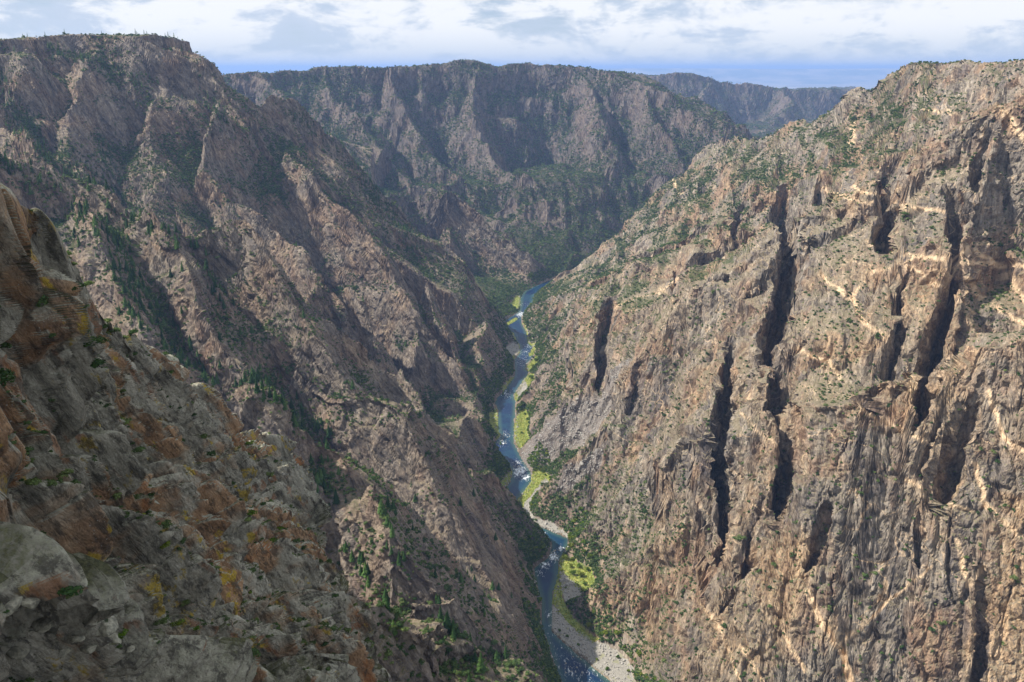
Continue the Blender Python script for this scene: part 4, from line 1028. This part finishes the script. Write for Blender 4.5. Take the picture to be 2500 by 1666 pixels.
# shrubs: the 300 that show largest stand alone
shp = ssz/np.linalg.norm(sp_, axis=1); px_, py_, cz_ = topix(sp_[:, 0], sp_[:, 1], sp_[:, 2])
okv = SEEN.ravel()[ii] & (px_ > 8) & (px_ < 2345) & (py_ > 0) & (py_ < 1560)
order = np.argsort(-np.where(okv, shp, 0)); big = order[:230]; rest = np.ones(len(ii), bool); rest[big] = False
def shrub_zone(p, px, py):
    if p[0] > 75:
        if p[2] < -H+70: return 'grey-green shrub at the foot of the right canyon wall', 'shrubs at the foot of the right canyon wall'
        if p[2] > -60: return 'dark green juniper on the high rim of the right wall', 'shrubs on the right rim'
        if py > 1100: return 'dark green shrub clinging to the lower tan right wall', 'shrubs low on the right wall'
        return 'dark green shrub on the upper right canyon wall', 'shrubs on ledges of the upper right wall'
    if p[2] < -H+90: return 'green shrub on the steep left bank of the river', 'shrubs on the left bank of the river'
    if py > 1250: return 'green shrub on the pale spur at the bottom centre', 'shrubs on the pale lower spur'
    if py > 850: return 'green shrub on the brown crag ridge above the river', 'shrubs on the brown crag ridge'
    return 'dark green shrub on the shaded left canyon wall', 'shrubs on the left canyon wall'
for n_, k in enumerate(big):
    lb, gp = shrub_zone(sp_[k], px_[k], py_[k]); z_ = ssz[k]
    place('shrub', [('foliage', shrub_hi[n_ % 3]), ('stem', shrub_stem)], sp_[k], (z_, z_*rng.uniform(.8, 1.1), z_*rng.uniform(.7, 1.0)), rng.uniform(0, 6.28), lb, 'shrub', gp)
rs_ = ssz[rest]; nn = rest.sum()
scatter('canyon_shrubs', shrub_lo, sp_[rest], np.stack([rs_, rs_*rng.uniform(.8, 1.2, nn), rs_*rng.uniform(.6, 1.0, nn)], 1), np.stack([rng.normal(0, .12, nn), rng.normal(0, .12, nn), rng.uniform(0, 6.28, nn)], 1), 'countless juniper and oak shrubs dotting the canyon walls')
# firs
shp = fs/np.linalg.norm(fp, axis=1); px_, py_, cz_ = topix(fp[:, 0], fp[:, 1], fp[:, 2])
okv = (px_ > 5) & (px_ < 2345) & (py_ > 0) & (py_ < 1560)
order = np.argsort(-np.where(okv, shp, 0)); big = order[:300]; rest = np.ones(len(jf), bool); rest[big] = False
def fir_zone(p, px, py):
    if py > 1240: return 'dark fir standing beside the pale spur at the bottom centre', 'firs beside the pale lower spur'
    if py > 1000: return 'dark fir in the narrow cleft behind the near cliff edge', 'firs in the cleft behind the near cliff'
    if px > 400 and py > 780: return 'dark green fir on the wooded saddle behind the near cliff', 'firs on the saddle behind the near cliff'
    if py > 520: return 'dark green fir in the shaded gully down the left slope', 'firs in the left gully'
    return 'dark fir high on the shaded upper left canyon slope', 'firs on the upper left slope'
for n_, k in enumerate(big):
    lb, gp = fir_zone(fp[k], px_[k], py_[k]); z_ = fs[k]; wd_ = z_*rng.uniform(.8, 1.15)
    place('fir_tree', [('crown', fir_hi[n_ % 3]), ('trunk', fir_trunk)], fp[k] - np.array([0, 0, .3]), (wd_, wd_, z_), rng.uniform(0, 6.28), lb, 'fir tree', gp)
rs_ = fs[rest]; nn = rest.sum()
scatter('distant_firs', fir_lo, fp[rest], np.stack([rs_, rs_, rs_], 1), np.stack([0*rs_, 0*rs_, rng.uniform(0, 6.28, nn)], 1), 'small dark firs crowding the gullies of the left canyon wall')

# leafy trees on the river bars
from mathutils.bvhtree import BVHTree
def bvh_of(V, Q): return BVHTree.FromPolygons(V.tolist(), Q.tolist())
selb = (np.abs(VV[q0, 2] + H) < 60) & (SD.ravel()[q0] < 90)
ub, invb = np.unique(quads[selb], return_inverse=True); BV = bvh_of(VV[ub], invb.reshape(-1, 4))
def drop(x, y):
    h_ = BV.ray_cast(Vector((x, y, -300)), Vector((0, 0, -1)))
    return h_[0].z if h_[0] is not None else None
bt = [(500,490,7),(575,400,6),(520,360,4),(545,380,3.5),(690,740,8),(695,790,9),(690,830,8),(730,820,7),(660,860,8),(700,870,6),(765,850,7),(800,900,7),(740,910,6),(750,960,8),(700,950,7),(640,930,4),(780,1070,8),(800,1100,9),(760,1050,7),(870,855,7),(900,870,6),(945,850,7),(1000,840,5),(800,1280,7),(865,1325,6),(890,1335,6),(720,1110,7),(740,1130,6),(960,1350,7),(1080,1480,6),(1000,1400,4),(490,640,4),(570,640,5),(478,560,6),(820,1250,5),(770,880,6),(820,850,5),(790,930,6),(690,910,5),(770,1010,5),(690,720,5),(660,1030,3),(1020,1510,4),(960,1430,4),(1060,1540,4),
 (455,160,5),(440,60,5),(410,140,4),(430,30,5),(440,190,4),(270,410,4),(330,340,5),(240,180,5),(260,150,4),(400,680,6),(445,690,5),(455,330,4),(480,345,4),(545,790,4),(520,865,4),(625,1275,4),(670,1310,4),(735,1360,3),(840,1440,3),(900,1495,4)]
zt = [(a_*1.0, b_) for a_, b_ in []]
n_ = 0
for (a, b, h_) in bt:
    pw = onz((1100+a/2.354)*S, (1000+b/2.354)*S, -H+1.0); z_ = drop(pw[0], pw[1])
    if z_ is None or z_ > -H+25: z_ = -H+1
    up_ = b > 700
    lb, gp = (('yellow-green tree on the long gravel bar', 'trees on the long gravel bar') if a > 560 and up_ else
              ('bright green tree on the curved bar at the middle bend', 'trees on the curved bar') if a > 380 and b > 300 else
              ('small bright green tree on the right bank, upstream', 'trees upstream of the white rapid') if a > 380 else
              ('small green tree on the left river bank', 'trees on the left bank'))
    w_ = h_*rng.uniform(.5, .72)
    place('cottonwood_tree', [('crown', bright_hi[n_ % 3]), ('trunk', broad_trunk)], (pw[0], pw[1], z_), (w_, w_, h_*0.78), rng.uniform(0, 6.28), lb, 'tree', gp); n_ += 1
for (a, b, h_) in [(400,620,9),(500,585,7),(700,480,7),(610,545,6),(640,520,5),(880,620-200,6),(960,920,8),(935,1040,9),(900,1100,7),(880,1230,8),(900,1290,8),(690,1170,7),(620,1200,6),(560,850,7),(930,1340,7),(940,990,6),(750,300,7),(670,380,7)]:
    pw = onz((1100+a/4.48)*S, (650+b/4.48)*S, -H+1.0); z_ = drop(pw[0], pw[1])
    if z_ is None or z_ > -H+25: z_ = -H+1
    w_ = h_*rng.uniform(.6, .8)
    place('cottonwood_tree', [('crown', bright_hi[n_ % 3]), ('trunk', broad_trunk)], (pw[0], pw[1], z_), (w_, w_, h_*0.8), rng.uniform(0, 6.28), 'bright green tree by the upper river', 'tree', 'trees by the upper river'); n_ += 1
# thickets along both banks and grass on the bars
def cells(mask, n):
    k = np.flatnonzero(mask.ravel()); w_ = AREA.ravel()[k]; return rng.choice(k, n, p=w_/w_.sum())
tk = cells((SD > 2) & (SD < 26) & (Zd < -H+30) & (FT > 0.5) & (Y > 400) & (Y < 2600), 15000); tp_ = jit(tk)
patchy = fbm(tp_[:, 0]/25, tp_[:, 1]/25, tp_[:, 0]*0, 2); kp = (patchy > -0.08); tp_ = tp_[kp]; nn = len(tp_); rs_ = rng.uniform(1.2, 3.2, nn)
scatter('riverside_thicket', shrub_lo + [leaf_mesh('willow', blobset(12, 3, .45, .55), 70, 0.25, L_bright, seed=12)], tp_, np.stack([rs_, rs_, rs_*.8], 1), np.stack([0*rs_, 0*rs_, rng.uniform(0, 6.28, nn)], 1), 'dense green thicket of shrubs along the river banks')
tk = cells((GRS < 0), 9000); tp_ = jit(tk); nn = len(tp_); rs_ = rng.uniform(.25, .8, nn)
scatter('bank_grass', [leaf_mesh('grass_clump', blobset(3, 2, .4, .6), 26, .3, leaf_mat('grass_blades', (0.14, 0.20, 0.03), (0.29, 0.33, 0.045), (0.48, 0.43, 0.08)), seed=9)], tp_, np.stack([rs_*1.3, rs_*1.3, rs_], 1), np.stack([0*rs_, 0*rs_, rng.uniform(0, 6.28, nn)], 1), 'yellow-green grass and sedge lining the river bars')
# talus and cobbles
tk = np.concatenate([cells(TAL > 0.5, 2600), cells((GRV < 0), 1800), cells((SD > 0) & (SD < 7) & (Zd < -H+8), 2600)]); tp_ = jit(tk); nn = len(tp_)
rs_ = rng.gamma(2, .28, nn)+.2
scatter('talus_rubble', stones, tp_, np.stack([rs_, rs_, rs_], 1), rng.uniform(0, 6.28, (nn, 3)), 'loose grey talus and cobbles beside the river')
# boulders standing in the river
k_ = 0
for (a, b, rad, n, lb, gp) in [(1268,1145,14,26,'wet grey boulder in the big white rapid','boulders in the big white rapid'),(1352,1355,12,20,'grey boulder in the rapid above the long gravel bar','boulders in the lower rapid'),(1235,1070,15,18,'grey boulder in the riffle upstream of the big rapid','boulders in the upstream riffle'),
    (1315,1297,12,16,'pale boulder at the narrow bend of the river','boulders at the narrow bend'),(1400,1630,26,18,'dark boulder in the shaded river at the bottom edge','boulders in the shaded river'),(1280,870,22,18,'small boulder in the upper rapids','boulders in the upper rapids')]:
    for q in range(n):
        aa = a + rng.normal()*rad*0.6; bb = b + rng.normal()*rad*0.6; pw = onz(aa*S, bb*S)
        r_ = rng.uniform(.5, 1.5)
        o = bpy.data.objects.new('river_boulder', stones[k_ % 4]); C.objects.link(o); o.location = (pw[0], pw[1], -H+0.1*r_)
        o.scale = (r_, r_*rng.uniform(.7, 1.1), r_*.8); o.rotation_euler = (rng.normal()*.3, rng.normal()*.3, rng.uniform(0, 6.28))
        o['label'] = lb; o['category'] = 'boulder'; o['group'] = gp; k_ += 1

# ------------------------------------------------------------------ things on the near cliff
BN = BVHTree.FromPolygons(B2.reshape(-1, 3).tolist(), qn.tolist())
def hit(px, py):
    d = Vector(ray(px, py)).normalized(); h_ = BN.ray_cast(Vector((0, 0, 0)), d)
    return h_[0], h_[1]
for px, py, wpx, lb in [(242,1442,34,'large squared grey boulder perched on the near outcrop, lower left'),(205,1487,22,'rounded grey boulder below the squared one on the near outcrop'),(180,1470,15,'small upright boulder left of the rounded one'),(262,1468,20,'rust-sided boulder leaning beside the squared one'),(300,1492,12,'small pale boulder right of the leaning ones'),
    (20,1400,30,'long grey slab on the near outcrop at the left edge'),(70,1385,24,'tilted grey slab behind the left-edge slab'),(95,1440,26,'cracked grey block in the middle of the near outcrop'),(140,1500,20,'low lichened block below the cracked block'),(40,1500,26,'broad rounded boulder in the lower left corner'),(350,1520,14,'small brown boulder in the gully below the outcrop')]:
    p, n = hit(px, py)
    if p is None: continue
    r_ = wpx/F*p.length
    o = bpy.data.objects.new('boulder', nstones[k_ % 5]); C.objects.link(o); o.location = p + Vector((0, 0, r_*.15)); o.scale = (r_*1.1, r_*.85, r_*.9)
    o.rotation_euler = (rng.normal()*.25, rng.normal()*.25, rng.uniform(0, 6.28)); o['label'] = lb; o['category'] = 'boulder'; k_ += 1
flatn = (NB[..., 2] > 0.5); NR_ = np.sqrt((B2**2).sum(-1)); npx, npy, _ = topix(B2[..., 0], B2[..., 1], B2[..., 2])
pn_ = fbm(Xn/9, Yn/9, Zn/9, 3)
cand = np.flatnonzero((flatn & (npx > -20) & (npx < 930) & (npy < 1640) & (pn_ > 0.0)).ravel())
cand = rng.permutation(cand); used = []; n_ = 0
for k in cand[:6000]:
    p = B2.reshape(-1, 3)[k]; h_ = BN.ray_cast(Vector((0, 0, 0)), Vector(p).normalized())
    if h_[0] is None or (h_[0]-Vector(p)).length > 1.2: continue
    if any((u[0]-p[0])**2+(u[1]-p[1])**2+(u[2]-p[2])**2 < 4.0 for u in used): continue
    used.append(p); r_ = rng.uniform(.45, 1.3)*(1+float(npy.ravel()[k] < 900)*.3)
    x_, y_ = npx.ravel()[k], npy.ravel()[k]
    if y_ < 900: lb, gp = 'olive green bush near the top of the near cliff', 'bushes on the top ledges of the near cliff'
    elif x_ < 330: lb, gp = 'olive bush in the mossy left part of the near cliff', 'bushes in the mossy gully of the near cliff'
    elif x_ < 620: lb, gp = 'low green bush between the grey slabs of the near cliff', 'bushes between the slabs of the near cliff'
    else: lb, gp = 'green bush on the outer edge of the near cliff', 'bushes on the outer edge of the near cliff'
    sel_ = shrub_hi if rng.random() < .8 else bright_hi
    place('bush', [('foliage', sel_[n_ % 3]), ('stem', shrub_stem)], p - np.array([0, 0, .15]), (r_, r_*.9, r_*.7), rng.uniform(0, 6.28), lb, 'bush', gp); n_ += 1
    if n_ >= 150: break
print('near bushes', n_)
ck = cand[6000:9500] if len(cand) > 9500 else cand[-2500:]
gpnt = B2.reshape(-1, 3)[ck]; nn = len(gpnt); rs_ = rng.uniform(.15, .45, nn)
scatter('ledge_grass', [shrub_lo[0]], gpnt, np.stack([rs_, rs_, rs_*.7], 1), np.stack([0*rs_, 0*rs_, rng.uniform(0, 6.28, nn)], 1), 'tufts of grass and moss on the ledges of the near cliff')

# labels: in a big group say which stretch and which size
bpy.context.view_layer.update()
from collections import defaultdict
gd = defaultdict(list)
for o in C.objects:
    if o.parent is None and o.get('group'): gd[o['label']].append(o)
for lb, lst in gd.items():
    if len(lst) < 4: continue
    lst.sort(key=lambda o: topix(o.location.x, o.location.y, o.location.z)[1])
    hs = sorted(o.scale.z for o in lst); n = len(lst); mid = hs[n//2]; k = 4 if n >= 16 else 3 if n >= 9 else 2
    words = {4: ['highest up', 'upper half', 'lower half', 'lowest down'], 3: ['highest up', 'midway', 'lowest down'], 2: ['upper half', 'lower half']}[k]
    base = lb.split(' ', 1)[1] if lb.split(' ')[0] in ('small', 'tall', 'large') else lb
    for i, o in enumerate(lst):
        t = 'one of the larger' if o.scale.z >= mid else 'one of the smaller'
        o['label'] = '%s, %s, %s' % (base, t.replace('one of the ', 'a '), words[min(i*k//n, k-1)])
        x_ = topix(o.location.x, o.location.y, o.location.z)[0]; o['_x'] = float(x_)
gd = defaultdict(list)
for o in C.objects:
    if o.parent is None and '_x' in o: gd[o['label']].append(o)
for lb, lst in gd.items():
    lst.sort(key=lambda o: o['_x'])
    if len(lst) > 1:
        lst[0]['label'] = lb + ', leftmost'; lst[-1]['label'] = lb + ', rightmost'
for o in C.objects:
    if '_x' in o: del o['_x']
print('max label words', max(len(o['label'].split()) for o in C.objects if o.get('category')))
print('things', sum(1 for o in C.objects if o.get('category')))

# ------------------------------------------------------------------ haze
def haze():
    x, y0, y1, z0, z1 = 92000, -400, 92000, -640, 190
    v = [(-x, y0, z0), (x, y0, z0), (x, y1, z0), (-x, y1, z0), (-x, y0, z1), (x, y0, z1), (x, y1, z1), (-x, y1, z1)]
    f = [(0, 3, 2, 1), (4, 5, 6, 7), (0, 1, 5, 4), (1, 2, 6, 5), (2, 3, 7, 6), (3, 0, 4, 7)]
    m = bpy.data.materials.new('haze_air'); m.use_nodes = True; N = NT(m.node_tree)
    o = N.n('ShaderNodeOutputMaterial'); p = N.n('ShaderNodeVolumePrincipled')
    p.inputs['Color'].default_value = (0.34, 0.54, 1.0, 1); p.inputs['Density'].default_value = HAZE
    p.inputs['Anisotropy'].default_value = 0.1
    N.l(p.outputs[0], o.inputs['Volume'])
    ob = make_mesh('haze', np.array(v), np.array(f), m); ob['kind'] = 'stuff'; ob['label'] = 'thin blue haze filling the canyon and the plain beyond'
HAZE = 4.6e-5
haze()
print('done', time.time()-T0)
